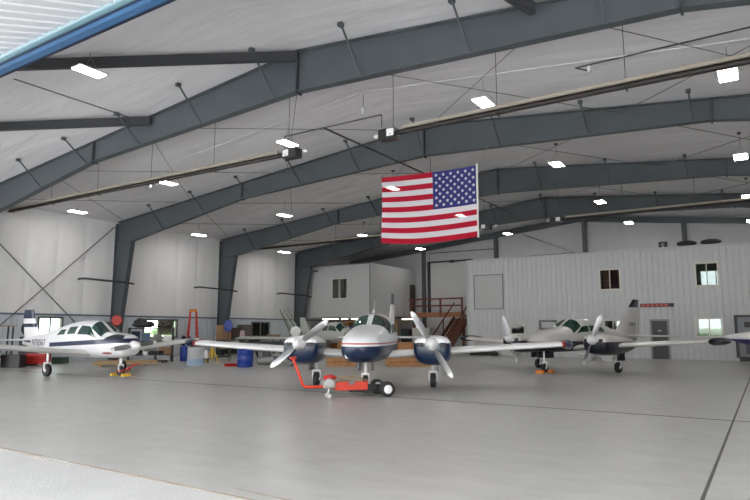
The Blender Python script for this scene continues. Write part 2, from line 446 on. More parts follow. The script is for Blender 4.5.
# sectional door high in the end wall with its track
d = sempty('door_3')
b = MB(); b.box(-22.55, -19.0, YE - .14, YE - .02, 3.2, 6.9)
for z in (4.4, 5.6): b.box(-22.55, -19.0, YE - .15, YE - .13, z, z + .012)
b.build('door_leaf', mat('sectional_door_white', (.50, .50, .50), .5), d)
b = MB(); b.box(-22.75, -22.6, YE - .3, YE - .02, 2.7, 7.0); b.box(-18.95, -18.8, YE - .3, YE - .02, 2.7, 7.0)
b.tube([(-22.7, YE - .35, 6.98), (-18.9, YE - .35, 6.98)], .06); b.build('door_track', DSTEEL, d)
b = MB(); b.box(-20.7, -20.4, YE - .45, YE - .2, 6.85, 7.05); b.build('door_operator', BLACK, d)
b = MB(); b.tube([(-22.7, YE - .05, 7.1), (-22.7, YE - .05, 7.75), (-16.95, YE - .05, 7.72)], .03); b.build('pipe_trim', DSTEEL, kind='structure')
# conduit on the gable end above the office
b = MB(); b.tube([(-16.0, YE - .12, 6.3), (-16.0, YE - .12, 6.95), (-11.1, YE - .12, 7.0), (-14.8, YE - .12, 8.6)], .035, 6)
tag(b.build('conduit', DSTEEL), 'thin dark conduit bent in a triangle on the gable above the office', 'conduit')

# ---- front wall, header and lifted door leaf
b = MB()
b.box(XL - .2, XL + .9, Y0 - .5, Y0 - .1, 0, ZE + .3); b.box(XR - .6, XR + .2, Y0 - .5, Y0 - .1, 0, ZE + .3)
b.rings([[Vector((XL - .2, y, 6.27)), Vector((XR + .2, y, 6.27)), Vector((XR + .2, y, ZE + .1)), Vector((XC, y, ZR + .15)), Vector((XL - .2, y, ZE + .1))] for y in (Y0 + .06, Y0 + .2)])
b.build('wall_front', LINER, kind='structure')
b = MB(); b.box(XL + .9, XR - .6, Y0 - .06, Y0 + .05, 6.04, 6.12); b.mi = 1; b.box(XL + .9, XR - .6, Y0 - .045, Y0 + .2, 6.12, 6.18)
b.mi = 2; b.box(XL + .9, XR - .6, Y0 - .07, Y0 + .2, 6.18, 6.245); b.mi = 0; b.box(XL + .9, XR - .6, Y0 - .075, Y0 - .055, 6.035, 6.06)
b.mi = 2; b.box(XL + .9, XR - .6, Y0 + .02, Y0 + .2, 6.245, 6.45)
b.build('beam_door_header', [BLUE, NAVYD, TEAL], kind='structure')
# bottom lip (blue underside flange)
d = sempty('door_4')
SL = math.tan(math.radians(19))
def leafz(y): return 6.29 - (Y0 - .1 - y) * SL
b = MB()
xa, xb = XL + 1, XR - .7; ya, yb = Y0 - .08, -1.6
b.rings([[Vector((xa, ya, leafz(ya))), Vector((xb, ya, leafz(ya))), Vector((xb, ya, leafz(ya) + .12)), Vector((xa, ya, leafz(ya) + .12))],
         [Vector((xa, yb, leafz(yb))), Vector((xb, yb, leafz(yb))), Vector((xb, yb, leafz(yb) + .12)), Vector((xa, yb, leafz(yb) + .12))]])
x = xa + .2
while x < xb:
    b.rings([[Vector((x - .05, yy, leafz(yy) + .01)), Vector((x - .022, yy, leafz(yy) - .022)), Vector((x + .022, yy, leafz(yy) - .022)), Vector((x + .05, yy, leafz(yy) + .01))] for yy in (ya, yb)])
    x += .30
b.build('door_leaf', DOORP, d)

# ------------------------------------------------------------------ portal frames
def rafter_bottom(x):
    t = [(XL + .1, 6.38), (-28.9, 6.40), (-20.6, 7.78), (XC, 8.32), (-1.0, 7.86), (1.5, 7.45), (6.4, 6.40), (XR - .1, 6.38)]
    for (xa, za), (xb, zb) in zip(t, t[1:]):
        if xa <= x <= xb: return za + (zb - za) * (x - xa) / (xb - xa)
    return 6.25
bayname = ['first from the open door', 'second from the open door', 'third from the open door', 'last before the office']
for fi, Y in enumerate(YF):
    o = sempty('portal_frame', 'grey steel portal frame, ' + bayname[fi]); tag(o, o['label'], 'roof frame', 'steel portal frames'); o['kind'] = 'structure'
    xs = [XL + .25, -28.9, -20.6, XC, -1.0, 1.5, 6.4, XR - .25]
    b = MB()
    web = .012
    for xa, xb in zip(xs, xs[1:]):
        za, zb = roofz(xa), roofz(xb); ba, bb_ = rafter_bottom(xa), rafter_bottom(xb)
        b.rings([[Vector((xa, Y - web, ba)), Vector((xa, Y + web, ba)), Vector((xa, Y + web, za)), Vector((xa, Y - web, za))], [Vector((xb, Y - web, bb_)), Vector((xb, Y + web, bb_)), Vector((xb, Y + web, zb)), Vector((xb, Y - web, zb))]])
        for u, v, h in ((za, zb, -.03), (ba, bb_, .03)):
            b.rings([[Vector((xa, Y - .13, u)), Vector((xa, Y + .13, u)), Vector((xa, Y + .13, u + h)), Vector((xa, Y - .13, u + h))], [Vector((xb, Y - .13, v)), Vector((xb, Y + .13, v)), Vector((xb, Y + .13, v + h)), Vector((xb, Y - .13, v + h))]])
    b.build('rafter', STEEL, o)
    for x in (-20.6, XC, -1.0):
        s = MB(); s.box(x - .025, x + .025, Y - .13, Y + .13, rafter_bottom(x) - .06, roofz(x)); s.build('splice_plate', mat('splice_steel', (.05, .058, .065), .5), o)
    for side in (0, 1):
        s = MB(); sg = 1 if side == 0 else -1; xo = XL + .1 if side == 0 else XR - .1
        prof = [(xo, 0), (xo + sg * .5, 0), (xo + sg * 1.45, 6.35), (xo, 6.35)]
        s.prism([(p[0], Y - web, p[1]) for p in prof], (0, 2 * web, 0))
        s.bar((xo, Y, 0), (xo, Y, 7.5), .26, .03) if False else s.box(min(xo, xo + sg * .03), max(xo, xo + sg * .03), Y - .13, Y + .13, 0, 7.5)
        s.rings([[Vector((xo + sg * (.5 + q), Y + w, 0)) for q, w in ((0, -.13), (0, .13), (.03, .13), (.03, -.13))], [Vector((xo + sg * (1.45 + q), Y + w, 6.4)) for q, w in ((0, -.13), (0, .13), (.03, .13), (.03, -.13))]])
        s.box(min(xo, xo + sg * 1.45), max(xo, xo + sg * 1.45), Y - .13, Y + .13, 6.33, 6.37)
        s.build('column', STEEL, o)
    # flange braces from the bottom flange up to the purlins, on both sides of the frame
    k = 0; x = -27.2 + .9 * (fi % 2)
    while x < 7:
        s = MB(); z0 = rafter_bottom(x) + .05
        s.bar((x, Y - .04, z0), (x, Y - .98, roofz(x) - .02), .04); s.box(x - .06, x + .06, Y - 1.06, Y - .92, roofz(x) - .08, roofz(x) + .02)
        s.build('flange_brace', STEEL, o); x += 3.1
# roof rods
b = MB()
nodes = [-29.2, -24.0, -17.8, XC, -3.6, 2.9, 7.7]
rods = []
def rod(name, p, q, r=.011, lab=None): 
    MB().tube([p, q], r, 6).build(name, mat('galvanised_rod', (.16, .155, .15), .5, .3), kind='structure')
bays = list(zip(YF, YF[1:] + [YE - .1]))
for ya, yb in bays[:3]:
    for xa, xb in zip(nodes, nodes[1:]):
        rod('beam_roof_rod', (xa, ya + .1, roofz(xa) - .22), (xb, yb - .1, roofz(xb) - .22))
        rod('beam_roof_rod', (xb, ya + .1, roofz(xb) - .26), (xa, yb - .1, roofz(xa) - .26))
rod('beam_roof_rod', (-17.7, 8.3, roofz(-17.7) - .1), (-17.7, 12.6, roofz(-17.7) - .1), .02)
# flat bracing struts of the first bay
for (p, q) in (((XC, 12.6), (-20.0, 5.3)), ((-17.3, 12.6), (-26.4, 5.3)), ((-3.9, 12.5), (-5.6, 7.0)), ((-27.5, 5.3), (-24.2, 12.6))):
    if p[0] == -27.5: continue
    MB().bar((p[0], p[1], roofz(p[0]) - .18), (q[0], q[1], roofz(q[0]) - .18), .14, .28).build('beam_brace', mat('brace_steel', (.04, .042, .048), .5), kind='structure')
# wall cross bracing in the first bay
rod('beam_wall_rod', (XL + .12, 12.8, 6.9), (XL + .12, 20.1, .2), .03); rod('beam_wall_rod', (XL + .17, 12.8, .2), (XL + .17, 20.1, 7.3), .03)
# U shaped conduit guards round the columns
for k, Y in enumerate(YF[1:]):
    z = 4.25
    o = MB().tube([(XL + .1, Y - 2.1, z), (XL + .35, Y - 2.1, z + .02), (XL + .45, Y - 1.9, z + .03), (XL + 1.35, Y - .2, z - .1), (XL + 1.35, Y + .35, z - .15)], .05, 8, ).build('guard_rail', DSTEEL, smooth=True)
    tag(o, 'dark bent pipe arm passing round the %s grey column along the side wall' % ('nearest', 'middle', 'far')[k], 'pipe arm', 'pipe arms at the side wall columns')

# ------------------------------------------------------------------ high bay lights
lamp = None
bayw = ['bay just inside the door', 'second bay from the door', 'third bay from the door', 'fourth bay from the door', 'last bay by the end wall']
roww = ['row along the side wall', 'second row from the side wall', 'row beside the ridge', 'row past the ridge', 'fifth row']
LX = [-28.1, -21.4, -14.6, -6.8, -.4]
for bi, (Y, zs) in enumerate(((9.0, (7.3, 7.9, 8.6, 8.5, 7.8)), (16.6, (7.35, 7.9, 8.5, 8.45, 7.8)), (24.2, (7.2, 7.7, 8.3, 8.3, 7.6)), (31.8, (7.0, 7.6, 8.2, 8.1, 7.6)), (39.4, (6.9, 7.6, 8.15, 8.15, 7.65)))):
    for ri, x in enumerate(LX):
        if bi == 0 and ri in (0, 1): continue
        xx = x
        if bi == 0 and ri == 2: xx = -15.1
        if bi == 4 and ri == 0: continue
        lab = 'lit white hanging lamp, %s, %s' % (bayw[bi], roww[ri])
        if lamp is None:
            lamp = thing('high_bay_lamp', lab, 'ceiling lamp', (xx, Y, zs[ri]), 0, 'high bay lamps')
            MB().box(-.215, .215, -.40, .40, 0, .05).build('housing', WMET, lamp, bevel=.01)
            MB().box(-.20, .20, -.385, .385, -.012, 0).build('diffuser', LIGHT, lamp)
            MB().tube([(0, 0, .05), (0, 0, .16)], .03).box(-.07, .07, -.04, .04, .05, .12).build('junction_box', GREY, lamp)
            MB().tube([(-.3, 0, .05), (0, 0, .4), (.3, 0, .05)], .006, 5).tube([(0, 0, .4), (0, 0, .85)], .008, 5).build('suspension_cable', GREY, lamp)
            for s in (0,): MB().box(-.06, .06, -.06, .06, .82, .88).build('mount', DSTEEL, lamp)
        else: dup(lamp, (xx, Y, zs[ri]), 0, lab)

# ------------------------------------------------------------------ radiant tube heaters
def heater(x0, x1, Y, z, lab, s=1):
    """burner box at x0, tube running to x1"""
    t = thing('tube_heater', lab, 'heater', (x0, Y, z), 0, 'radiant tube heaters'); L = x1 - x0; sg = 1 if L > 0 else -1
    b = MB(); q = sg * .45
    for m in range(1):
        P = [(q, -.15, .04), (q, -.09, .14), (q, .09, .14), (q, .15, .04), (q, .14, .04), (q, .085, .125), (q, -.085, .125), (q, -.14, .04)]
        b.prism(P, (L - q, 0, 0))
    b.build('reflector', TAN, t)
    MB().tube([(sg * .2, 0, .0), (L, 0, .0)], .07, 10).build('radiant_tube', mat('dark_burner_tube', (.035, .03, .028), .5, .4), t, smooth=True)
    b = MB(); b.box(min(-sg * .3, sg * .22), max(-sg * .3, sg * .22), -.16, .16, -.16, .13); b.build('burner_box', BLACK, t, bevel=.01)
    b = MB(); b.box(min(-sg * .02, sg * .2), max(-sg * .02, sg * .2), -.165, -.155, -.1, .1); b.build('access_panel', WMET, t)
    b = MB(); b.lathe([(.05, 0), (.06, .08), (.03, .14)], (-sg * .5, 0, 0), 'x', 12); b.build('air_intake', WMET, t, smooth=True)
    n = max(2, int(abs(L) // 3))
    for k in range(n + 1):
        x = sg * .1 + (L - sg * .2) * k / n; h = roofz(x0 + x) - z - .05
        MB().tube([(x, 0, .1), (x, 0, h)], .008, 5).box(x - .02, x + .02, -.18, .18, -.065, -.05).build('hanger', DSTEEL, t)
    return t
heater(-11.9, -28.6, 13.7, 6.95, 'long tube heater hung over the white and navy single aircraft, burner at the ridge')
heater(-8.35, 6.8, 13.7, 6.93, 'long tube heater running past the ridge above the flag, black burner box')
heater(-12.15, -28.6, 29.6, 7.0, 'dark tube heater deep in the hangar, partly behind the flag')
heater(-8.5, 6.8, 29.9, 7.05, 'tube heater deep in the hangar above the office side')
# gas pipe
b = MB(); b.tube([(-10.5, 13.5, 7.45), (-10.5, 29.4, 7.45)], .03); b.tube([(-12.0, 13.5, 7.45), (-8.5, 13.5, 7.45)], .022)
b.tube([(-12.0, 13.5, 7.45), (-12.0, 13.5, 7.1)], .012); b.tube([(-8.5, 13.5, 7.45), (-8.5, 13.5, 7.1)], .012)
b.tube([(-10.5, 20.2, 7.45), (-10.5, 20.2, 8.2)], .012)
tag(b.build('gas_pipe', DSTEEL), 'thin dark gas pipe with a cross branch hung under the ridge', 'pipe')
# white pipe along the roof with two sensors
b = MB(); b.tube([(x, 15.9, roofz(x) - .12) for x in (-20, -16, XC, -4, 7.5)], .02, 6); tag(b.build('sprinkler_pipe', mat('white_pipe', (.6, .6, .6), .5)), 'thin white pipe running along the roof of the second bay', 'pipe')
for (x, Y, z, lab) in ((-11.0, 16.3, 8.85, 'white cylindrical sensor hung near the ridge left of the flag'), (-3.6, 16.3, 8.55, 'white sensor hung under the roof on the office side'), (-22.0, 16.2, 7.7, 'small white sensor hung near the side wall')):
    t = thing('ceiling_sensor', lab, 'sensor', (x, Y, z), 0, 'hanging ceiling sensors')
    MB().lathe([(.02, .22), (.06, .2), (.05, .02), (.07, 0), (.02, -.03)], n=14).build('sensor_body', WMET, t, smooth=True)
    MB().tube([(0, 0, .2), (0, 0, roofz(x) - z)], .01, 5).build('drop_rod', GREY, t)
# bent power conduit on the roof near the first light
b = MB(); b.tube([(-3.95, 16.25, 8.72), (-3.65, 16.3, 8.6)], .02, 6); b.tube([(-3.95, 16.25, 8.72), (.9, 15.0, 8.2)], .02, 6); tag(b.build('roof_conduit', DSTEEL), 'dark conduit feeding the white sensor on the office side of the roof', 'conduit')

# ------------------------------------------------------------------ flag
def flag():
    Yf = 19.0; x0, x1 = -12.0, -8.12; zt0, zt1, zb0, zb1 = 7.36, 7.26, 4.84, 4.76
    t = thing('hanging_flag', 'large American flag hanging on ropes from the roof, canton at the pole end', 'flag', (x0, Yf, zb0))
    NU, NV = 48, 52; b = MB(); V = []
    def P(u, v):
        z = (zt0 + (zt1 - zt0) * u) * v + (zb0 + (zb1 - zb0) * u) * (1 - v) - zb0
        z -= .12 * math.sin(PI * u) * (1 - v) ** 1.0 + .05 * math.sin(PI * u) * v
        y = .06 * math.sin(u * 7 + v * 1.5) * (1 - .4 * v) + .04 * math.sin(u * 3)
        return Vector((u * (x1 - x0) + .03 * math.sin(v * 3), y, z))
    for i in range(NU + 1): V.append([b.bm.verts.new(P(i / NU, j / NV)) for j in range(NV + 1)])
    cu = 1 - 27 / 48 * 1.0  # canton from the pole end
    cu = 27 / 48
    for i in range(NU):
        for j in range(NV):
            s = int((j + .5) / NV * 13)
            b.mi = 0 if s % 2 == 0 else 1
            if (i + .5) / NU > cu and s >= 6: b.mi = 2
            b._face([V[i][j], V[i + 1][j], V[i + 1][j + 1], V[i][j + 1]])
    # stars, both faces
    b.mi = 1
    for r in range(9):
        for c in range(11):
            if (r + c) % 2: continue
            u = cu + (1 - cu) * (c + 1) / 12; v = 6 / 13 + 7 / 13 * (r + 1) / 10
            for off in (-.006, .006):
                pts = []
                for k in range(10):
                    a = PI / 2 + k * PI / 5; R = .072 if k % 2 == 0 else .03
                    q = P(u + R * math.cos(a) / 3.88, v + R * math.sin(a) / 2.5); q.y += off; pts.append(q)
                cc = P(u, v); cc.y += off; cv = b.bm.verts.new(cc); pv = [b.bm.verts.new(p) for p in pts]
                for k in range(10): b._face([cv, pv[k], pv[(k + 1) % 10]])
    b.build('flag_cloth', [FRED, FWHITE, FBLUE], t, smooth=True)
    q0, q1 = P(1, -.0), P(1, 1)
    MB().tube([q0 + Vector((.02, 0, -.03)), q1 + Vector((.02, 0, .04))], .035, 8).build('pole_sleeve', mat('flag_header', (.66, .65, .62), .7), t)
    for u in (0, 1):
        p = P(u, 1); MB().tube([p, Vector((p.x, p.y + 1.15, roofz(x0 + p.x) - 1.0 - zb0))], .008, 5).build('rope', mat('pale_rope', (.45, .45, .42), .8), t)
    return t
flag()

# ------------------------------------------------------------------ aircraft
def catmull(st, x):
    """st: list of tuples sorted by x; interpolates every column"""
    n = len(st)
    if x <= st[0][0]: return st[0][1:]
    if x >= st[-1][0]: return st[-1][1:]
    for i in range(n - 1):
        if st[i][0] <= x <= st[i + 1][0]: break
    a, c = st[i], st[i + 1]; t = (x - a[0]) / (c[0] - a[0]); out = []
    for k in range(1, len(a)):
        h = c[0] - a[0]
        def slope(j):
            if j <= 0: return (st[1][k] - st[0][k]) / (st[1][0] - st[0][0])
            if j >= n - 1: return (st[-1][k] - st[-2][k]) / (st[-1][0] - st[-2][0])
            s1 = (st[j][k] - st[j - 1][k]) / (st[j][0] - st[j - 1][0]); s2 = (st[j + 1][k] - st[j][k]) / (st[j + 1][0] - st[j][0])
            return 0 if s1 * s2 <= 0 else 2 * s1 * s2 / (s1 + s2)
        m0, m1 = slope(i) * h, slope(i + 1) * h
        out.append((2 * t**3 - 3 * t**2 + 1) * a[k] + (t**3 - 2 * t**2 + t) * m0 + (-2 * t**3 + 3 * t**2) * c[k] + (t**3 - t**2) * m1)
    return out
class Body:
    """lofted body along x; stations (x, half width, z bottom, z middle, z top)"""
    def __init__(s, st, n=2.3, cy=0): s.st = sorted(st); s.n = n; s.cy = cy
    def P(s, x, th, off=0):
        w, zb, zc, zt = catmull(s.st, x); e = 2 / s.n; c, q = math.cos(th), math.sin(th)
        y = w * math.copysign(abs(c) ** e, c); h = (zt - zc) if q >= 0 else (zc - zb)
        z = zc + h * math.copysign(abs(q) ** e, q)
        p = Vector((x, s.cy + y, z))
        if off:
            a = s.P(x + .01, th) - s.P(x - .01, th); d = s.P(x, th + .02) - s.P(x, th - .02)
            nn = a.cross(d)
            if nn.length > 1e-9:
                nn.normalize()
                if nn.dot(p - Vector((x, s.cy, zc))) < 0: nn = -nn
                p = p + nn * off
        return p
    def mesh(s, nx=40, nt=36):
        b = MB(); x0, x1 = s.st[0][0], s.st[-1][0]
        xs = sorted({x0 + (x1 - x0) * i / nx for i in range(nx + 1)} | {q[0] for q in s.st})
        b.rings([[s.P(x, 2 * PI * k / nt + .001) for k in range(nt)] for x in xs]); return b
    def patch(s, quad, name, m, parent, off=.006, n=10):
        """quad: four (x, theta) corners in order"""
        b = MB(); V = []
        for i in range(n + 1):
            u = i / n; row = []
            for j in range(n + 1):
                v = j / n
                x = (quad[0][0] * (1 - u) + quad[1][0] * u) * (1 - v) + (quad[3][0] * (1 - u) + quad[2][0] * u) * v
                t = (quad[0][1] * (1 - u) + quad[1][1] * u) * (1 - v) + (quad[3][1] * (1 - u) + quad[2][1] * u) * v
                row.append((x, t))
            V.append(row)
        A = [[b.bm.verts.new(s.P(x, t, off)) for x, t in r] for r in V]; B = [[b.bm.verts.new(s.P(x, t, -.01)) for x, t in r] for r in V]
        for i in range(n):
            for j in range(n): b._face([A[i][j], A[i + 1][j], A[i + 1][j + 1], A[i][j + 1]])
        edge = [(i, 0) for i in range(n)] + [(n, j) for j in range(n)] + [(i, n) for i in range(n, 0, -1)] + [(0, j) for j in range(n, 0, -1)]
        for k in range(len(edge)):
            p, q = edge[k], edge[(k + 1) % len(edge)]
            b._face([A[p[0]][p[1]], A[q[0]][q[1]], B[q[0]][q[1]], B[p[0]][p[1]]])
        return b.build(name, m, parent, smooth=True)

FOIL = [(1, .0), (.85, .03), (.6, .078), (.4, .1), (.25, .1), (.12, .078), (.05, .052), (.015, .03), (0, .0), (.015, -.022), (.05, -.032), (.15, -.045), (.3, -.05), (.5, -.042), (.75, -.022)]
def airfoil_ring(le, chord, thick, place):
    return [place(le - c * chord, t * thick * chord / .1) for c, t in FOIL]
def wing(side, y0, y1, le0, le1, c0, c1, z0, z1, th=.085, n=8, round_tip=True):
    b = MB(); rs = []
    for i in range(n + 1):
        t = i / n; y = side * (y0 + (y1 - y0) * t); le = le0 + (le1 - le0) * t; ch = c0 + (c1 - c0) * t; z = z0 + (z1 - z0) * t
        rs.append(airfoil_ring(le, ch, th, lambda x, h, y=y, z=z: Vector((x, y, z + h))))
    if round_tip:
        for dy, f in ((.09, .8), (.14, .45)):
            rs.append(airfoil_ring(le1 - c1 * (1 - f) / 2, c1 * f, th * f, lambda x, h, dy=dy: Vector((x, side * (y1 + dy), z1 + h + .01))))
    b.rings(rs); return b
def fin(le0, le1, c0, c1, z0, z1, y=0, th=.08):
    b = MB(); rs = []
    for i in range(5):
        t = i / 4; le = le0 + (le1 - le0) * t; ch = c0 + (c1 - c0) * t
        ring = []
        for c, h in [(1, 0), (.7, .03), (.35, .05), (.1, .035), (0, 0), (.1, -.035), (.35, -.05), (.7, -.03)]:
            ring.append(Vector((le - c * ch, y + h * th * ch / .05, z0 + (z1 - z0) * t)))
        rs.append(ring)
    return b.rings(rs)
def prop(parent, x, y, z, ang, R=.95, blade_m=None, sm=None, hub=.17, nose=.36, tip_m=None):
    s = MB(); s.lathe([(hub, 0), (hub * 1.0, .05), (hub * .92, .14), (hub * .72, nose * .65), (hub * .4, nose * .9), (.01, nose)], (x, y, z), 'x', 20)
    sp = s.build('spinner', sm or WMET, parent, smooth=True)
    for k in range(2):
        a = ang + k * PI; d = Vector((0, math.cos(a), math.sin(a))); e = Vector((0, -math.sin(a), math.cos(a)))
        rs = []
        for t, w, tw in ((.10, .05, .9), (.18, .07, .8), (.35, .095, .6), (.6, .095, .42), (.8, .08, .32), (.93, .06, .26), (1, .025, .24)):
            c = Vector((x + .07, y, z)) + d * R * t; u = e * math.cos(tw) + Vector((math.sin(tw), 0, 0)) ; n = u.cross(d).normalized()
            th = .022 * (1.25 - t)
            rs.append([c + u * w, c + u * w * .4 + n * th, c - u * w * .5 + n * th * .8, c - u * w, c - u * w * .5 - n * th * .5, c + u * w * .4 - n * th * .5])
        bl = MB().rings(rs).build('propeller_blade', blade_m or CHROME, parent, smooth=True)
        c0 = Vector((x + .07, y, z)) + d * R * .9
        bb = MB(); rs2 = []
        for t, w, tw in ((.86, .074, .29), (.93, .063, .26), (1.003, .028, .24)):
            c = Vector((x + .07, y, z)) + d * R * t; u = e * math.cos(tw) + Vector((math.sin(tw), 0, 0)); n = u.cross(d).normalized(); th = .012
            rs2.append([c + u * w, c + n * th, c - u * w, c - n * th])
        tp = bb.rings(rs2).build('blade_tip', tip_m or WMET, bl)
def wheel(parent, x, y, r=.21, w=.15, name='wheel', z=None):
    z = r if z is None else z
    t = MB(); t.lathe([(r * .55, -w / 2), (r * .85, -w / 2), (r * .97, -w * .38), (r, -w * .15), (r, w * .15), (r * .97, w * .38), (r * .85, w / 2), (r * .55, w / 2)], (x, y, z), 'y', 24)
    o = t.build(name, RUBBER, parent, smooth=True)
    h = MB(); h.lathe([(.03, -w * .52), (r * .3, -w * .5), (r * .56, -w * .42), (r * .56, w * .42), (r * .3, w * .5), (.03, w * .52)], (x, y, z), 'y', 18); h.build('hub', WMET, o, smooth=True)
    return o
def strut(parent, x, y, ztop, r=.21, name='landing_gear_leg', wm=None, fork=.11, col=None):
    s = MB(); s.tube([(x, y, ztop), (x, y, r * 2 + .12)], .045, 10); s.tube([(x, y, r * 2 + .16), (x, y, r * 2 + .05)], .032, 10)
    s.box(x - .05, x + .05, y - fork, y + fork, r * 2 + .02, r * 2 + .07)
    for q in (-fork, fork): s.bar((x, y + q, r * 2 + .05), (x, y + q, r), .03, .05)
    s.bar((x - .02, y, ztop - .08), (x - .28, y, ztop), .03)
    s.tube([(x, y - fork, r), (x, y + fork, r)], .02)
    s.build(name, col or WMET, parent, smooth=False)

def twin(lab, loc, rz, pm, sep=1.74, wingm=None, tip_cols=(None, None), props=((-.5, .5)), fin_m=None, semi=5.2, dark=None, chrome=CHROME, bright=WMET, tipr=.13, npm=None, nx=2.05, nr=.17, fins=None):
    t = thing('twin_engine_airplane', lab, 'airplane', loc, rz)
    wingm = wingm or WMET
    B = Body([(-4.9, .04, 1.16, 1.25, 1.36), (-4.2, .12, 1.04, 1.25, 1.44), (-3.0, .27, .90, 1.22, 1.58), (-1.9, .45, .78, 1.18, 1.82), (-1.1, .57, .77, 1.16, 2.00), (-.3, .61, .76, 1.16, 2.07),
              (.35, .62, .76, 1.16, 2.03), (.62, .62, .76, 1.16, 1.93), (.98, .61, .76, 1.16, 1.74), (1.5, .59, .76, 1.16, 1.66), (2.0, .54, .79, 1.16, 1.59), (2.4, .47, .80, 1.17, 1.50), (2.62, .34, .88, 1.18, 1.42), (2.74, .18, .98, 1.18, 1.32), (2.79, .02, 1.16, 1.18, 1.20)], 2.75)
    B.mesh(56).build('fuselage', pm, t, smooth=True)
    # glazing
    for s in (1, -1):
        q = (lambda th: th) if s == 1 else (lambda th: PI - th)
        B.patch([(.92, q(.42)), (.96, q(PI / 2 - .05)), (.42, q(PI / 2 - .06)), (.36, q(.60))], 'windscreen', GLASSD, t)
        B.patch([(.72, q(.32)), (.28, q(.60)), (-.12, q(.62)), (-.12, q(.30))], 'cockpit_window', GLASSD, t)
        B.patch([(-.22, q(.32)), (-.22, q(.62)), (-.75, q(.62)), (-.75, q(.32))], 'cabin_window', GLASSD, t)
        B.patch([(-.87, q(.33)), (-.87, q(.62)), (-1.25, q(.60)), (-1.40, q(.34))], 'rear_window', GLASSD, t)
    # landing lamp and nose details
    MB().lathe([(.085, 0), (.07, .02), (.01, .028)], (2.56, -.27, .98), 'x', 14).build('landing_lamp', bright, t, smooth=True)
    MB().tube([(.0, 0, 2.09), (-.15, 0, 2.45)], .008, 5).tube([(.05, 0, 2.1), (.0, 0, 2.16)], .03).build('antenna', bright, t)
    # wings, inboard and outboard of the nacelle
    for s in (1, -1):
        wing(s, .45, semi, .95, .62, 1.62, 1.25, .90, 1.20).build('wing', wingm, t, smooth=True)
        n = Body([(-1.35, .03, 1.02, 1.1, 1.16), (-1.0, .17, .88, 1.08, 1.22), (-.3, .34, .74, 1.1, 1.32), (.6, .45, .68, 1.12, 1.43), (1.1, .49, .68, 1.14, 1.46), (1.45, .48, .72, 1.17, 1.45), (1.62, .45, .78, 1.19, 1.42), (1.68, .38, .92, 1.2, 1.38), (1.69, .2, 1.05, 1.2, 1.32)], 2.9, cy=s * sep)
        nb = n.mesh(30, 32).build('engine_nacelle', npm or pm, t, smooth=True)
        for q in (-.29, .29):
            e = MB(); e.box(1.60, 1.70, s * sep + q - .085, s * sep + q + .085, 1.17, 1.28); e.build('air_intake', BLACK, nb, bevel=.02)
        MB().tube([(.6, s * (sep + .2), .8), (.35, s * (sep + .2), .66)], .035, 8).build('exhaust_pipe', GREY, nb)
        prop(t, 1.68, s * sep, 1.24, props[0] if s == 1 else props[1], .97, chrome, bright, tip_m=bright)
        # gear
        strut(t, -.05, s * sep * .97, .95, .2, 'main_gear_leg'); wheel(t, -.05, s * sep * .97, .2, .15)
        g = MB(); g.box(-.3, .25, s * (sep * .97 + .14) - .01, s * (sep * .97 + .14) + .01, .45, .85); g.build('gear_door', dark or pm, t)
        tt = Body([(-.95, .02, 1.18, 1.2, 1.22), (-.6, .09, 1.12, 1.21, 1.30), (0, tipr, 1.09, 1.22, 1.35), (.4, tipr, 1.09, 1.22, 1.35), (.7, .08, 1.14, 1.22, 1.30), (.82, .01, 1.2, 1.22, 1.24)], 2, cy=s * (semi + .16))
        o = tt.mesh(20, 18).build('wing_tip_tank', dark or pm, t, smooth=True)
        if tip_cols[1]:
            w = wing(s, semi - .02, semi + .05, .64, .63, 1.27, 1.26, 1.2, 1.205, .1, 2, False); w.build('tip_band', tip_cols[1], t, smooth=True)
    if fins:
        fin(-2.9, -4.35, 1.9, .85, 1.35, 2.62, th=.07).build('vertical_fin', fin_m or pm, t, smooth=True)
        fin(-4.36, -4.80, .86, .52, 2.62, 2.98, th=.07).build('fin_cap', dark or pm, t, smooth=True)
        fin(-4.82, -5.22, .34, .22, 1.4, 2.62, th=.04).build('rudder', wingm, t, smooth=True)
    else:
        fin(-3.55, -4.45, 1.5, .80, 1.3, 2.52).build('vertical_fin', fin_m or pm, t, smooth=True)
        fin(-5.02, -5.22, .36, .28, 1.4, 2.52, th=.05).build('rudder', wingm, t, smooth=True)
        fin(-4.46, -4.62, .80, .70, 2.52, 2.92, th=.085).build('fin_cap', mat('grey_fin_cap', (.10, .11, .13), .4), t, smooth=True)
    for s in (1, -1):
        wing(s, .05, 1.85, -4.1, -4.35, .95, .7, 1.33, 1.33, .06, 4).build('tailplane', wingm, t, smooth=True)
    strut(t, nx, 0, .92, nr, 'nose_gear_leg', fork=.09); wheel(t, nx, 0, nr, .13, 'nose_wheel')
    for s in (1, -1):
        MB().box(nx - .35, nx + .2, s * .19 - .008, s * .16 + .008, .55, .86).build('nose_gear_door', dark or pm, t)
    return t, B

NAVY = (.005, .018, .055)
pt = paint('white_over_navy_paint', [(1.20, NAVY), (1.235, (.75, .75, .77)), (1.27, (.42, .02, .02)), (1.3, (.74, .76, .78))])
navym = mat('navy_gloss', NAVY, .25, coat=.5)
h1 = math.atan2(-.908, .419)
MAIN_LOC = (-9.53, 14.70, 0)
T1, B1 = twin('white and navy twin propeller airplane parked nose-on behind the red tug', MAIN_LOC, h1, pt, props=(-1.02 + PI, PI / 2 - 1.02 + .12),
     npm=paint('nacelle_white_over_navy', [(1.26, NAVY), (1.28, (.74, .76, .78)), (3.9, (.74, .76, .78))]), nx=1.5, nr=.215, tipr=.10, dark=navym, tip_cols=(None, mat('dark_red_band', (.25, .01, .015), .3)), semi=5.15, sep=1.73, fin_m=WMET)
blk = (.006, .009, .02)
pt2 = paint('pearl_over_black_paint', [(1.16, blk), (1.165, (.3, .3, .3)), (3.5, (.60, .58, .56)), (3.9, blk)])
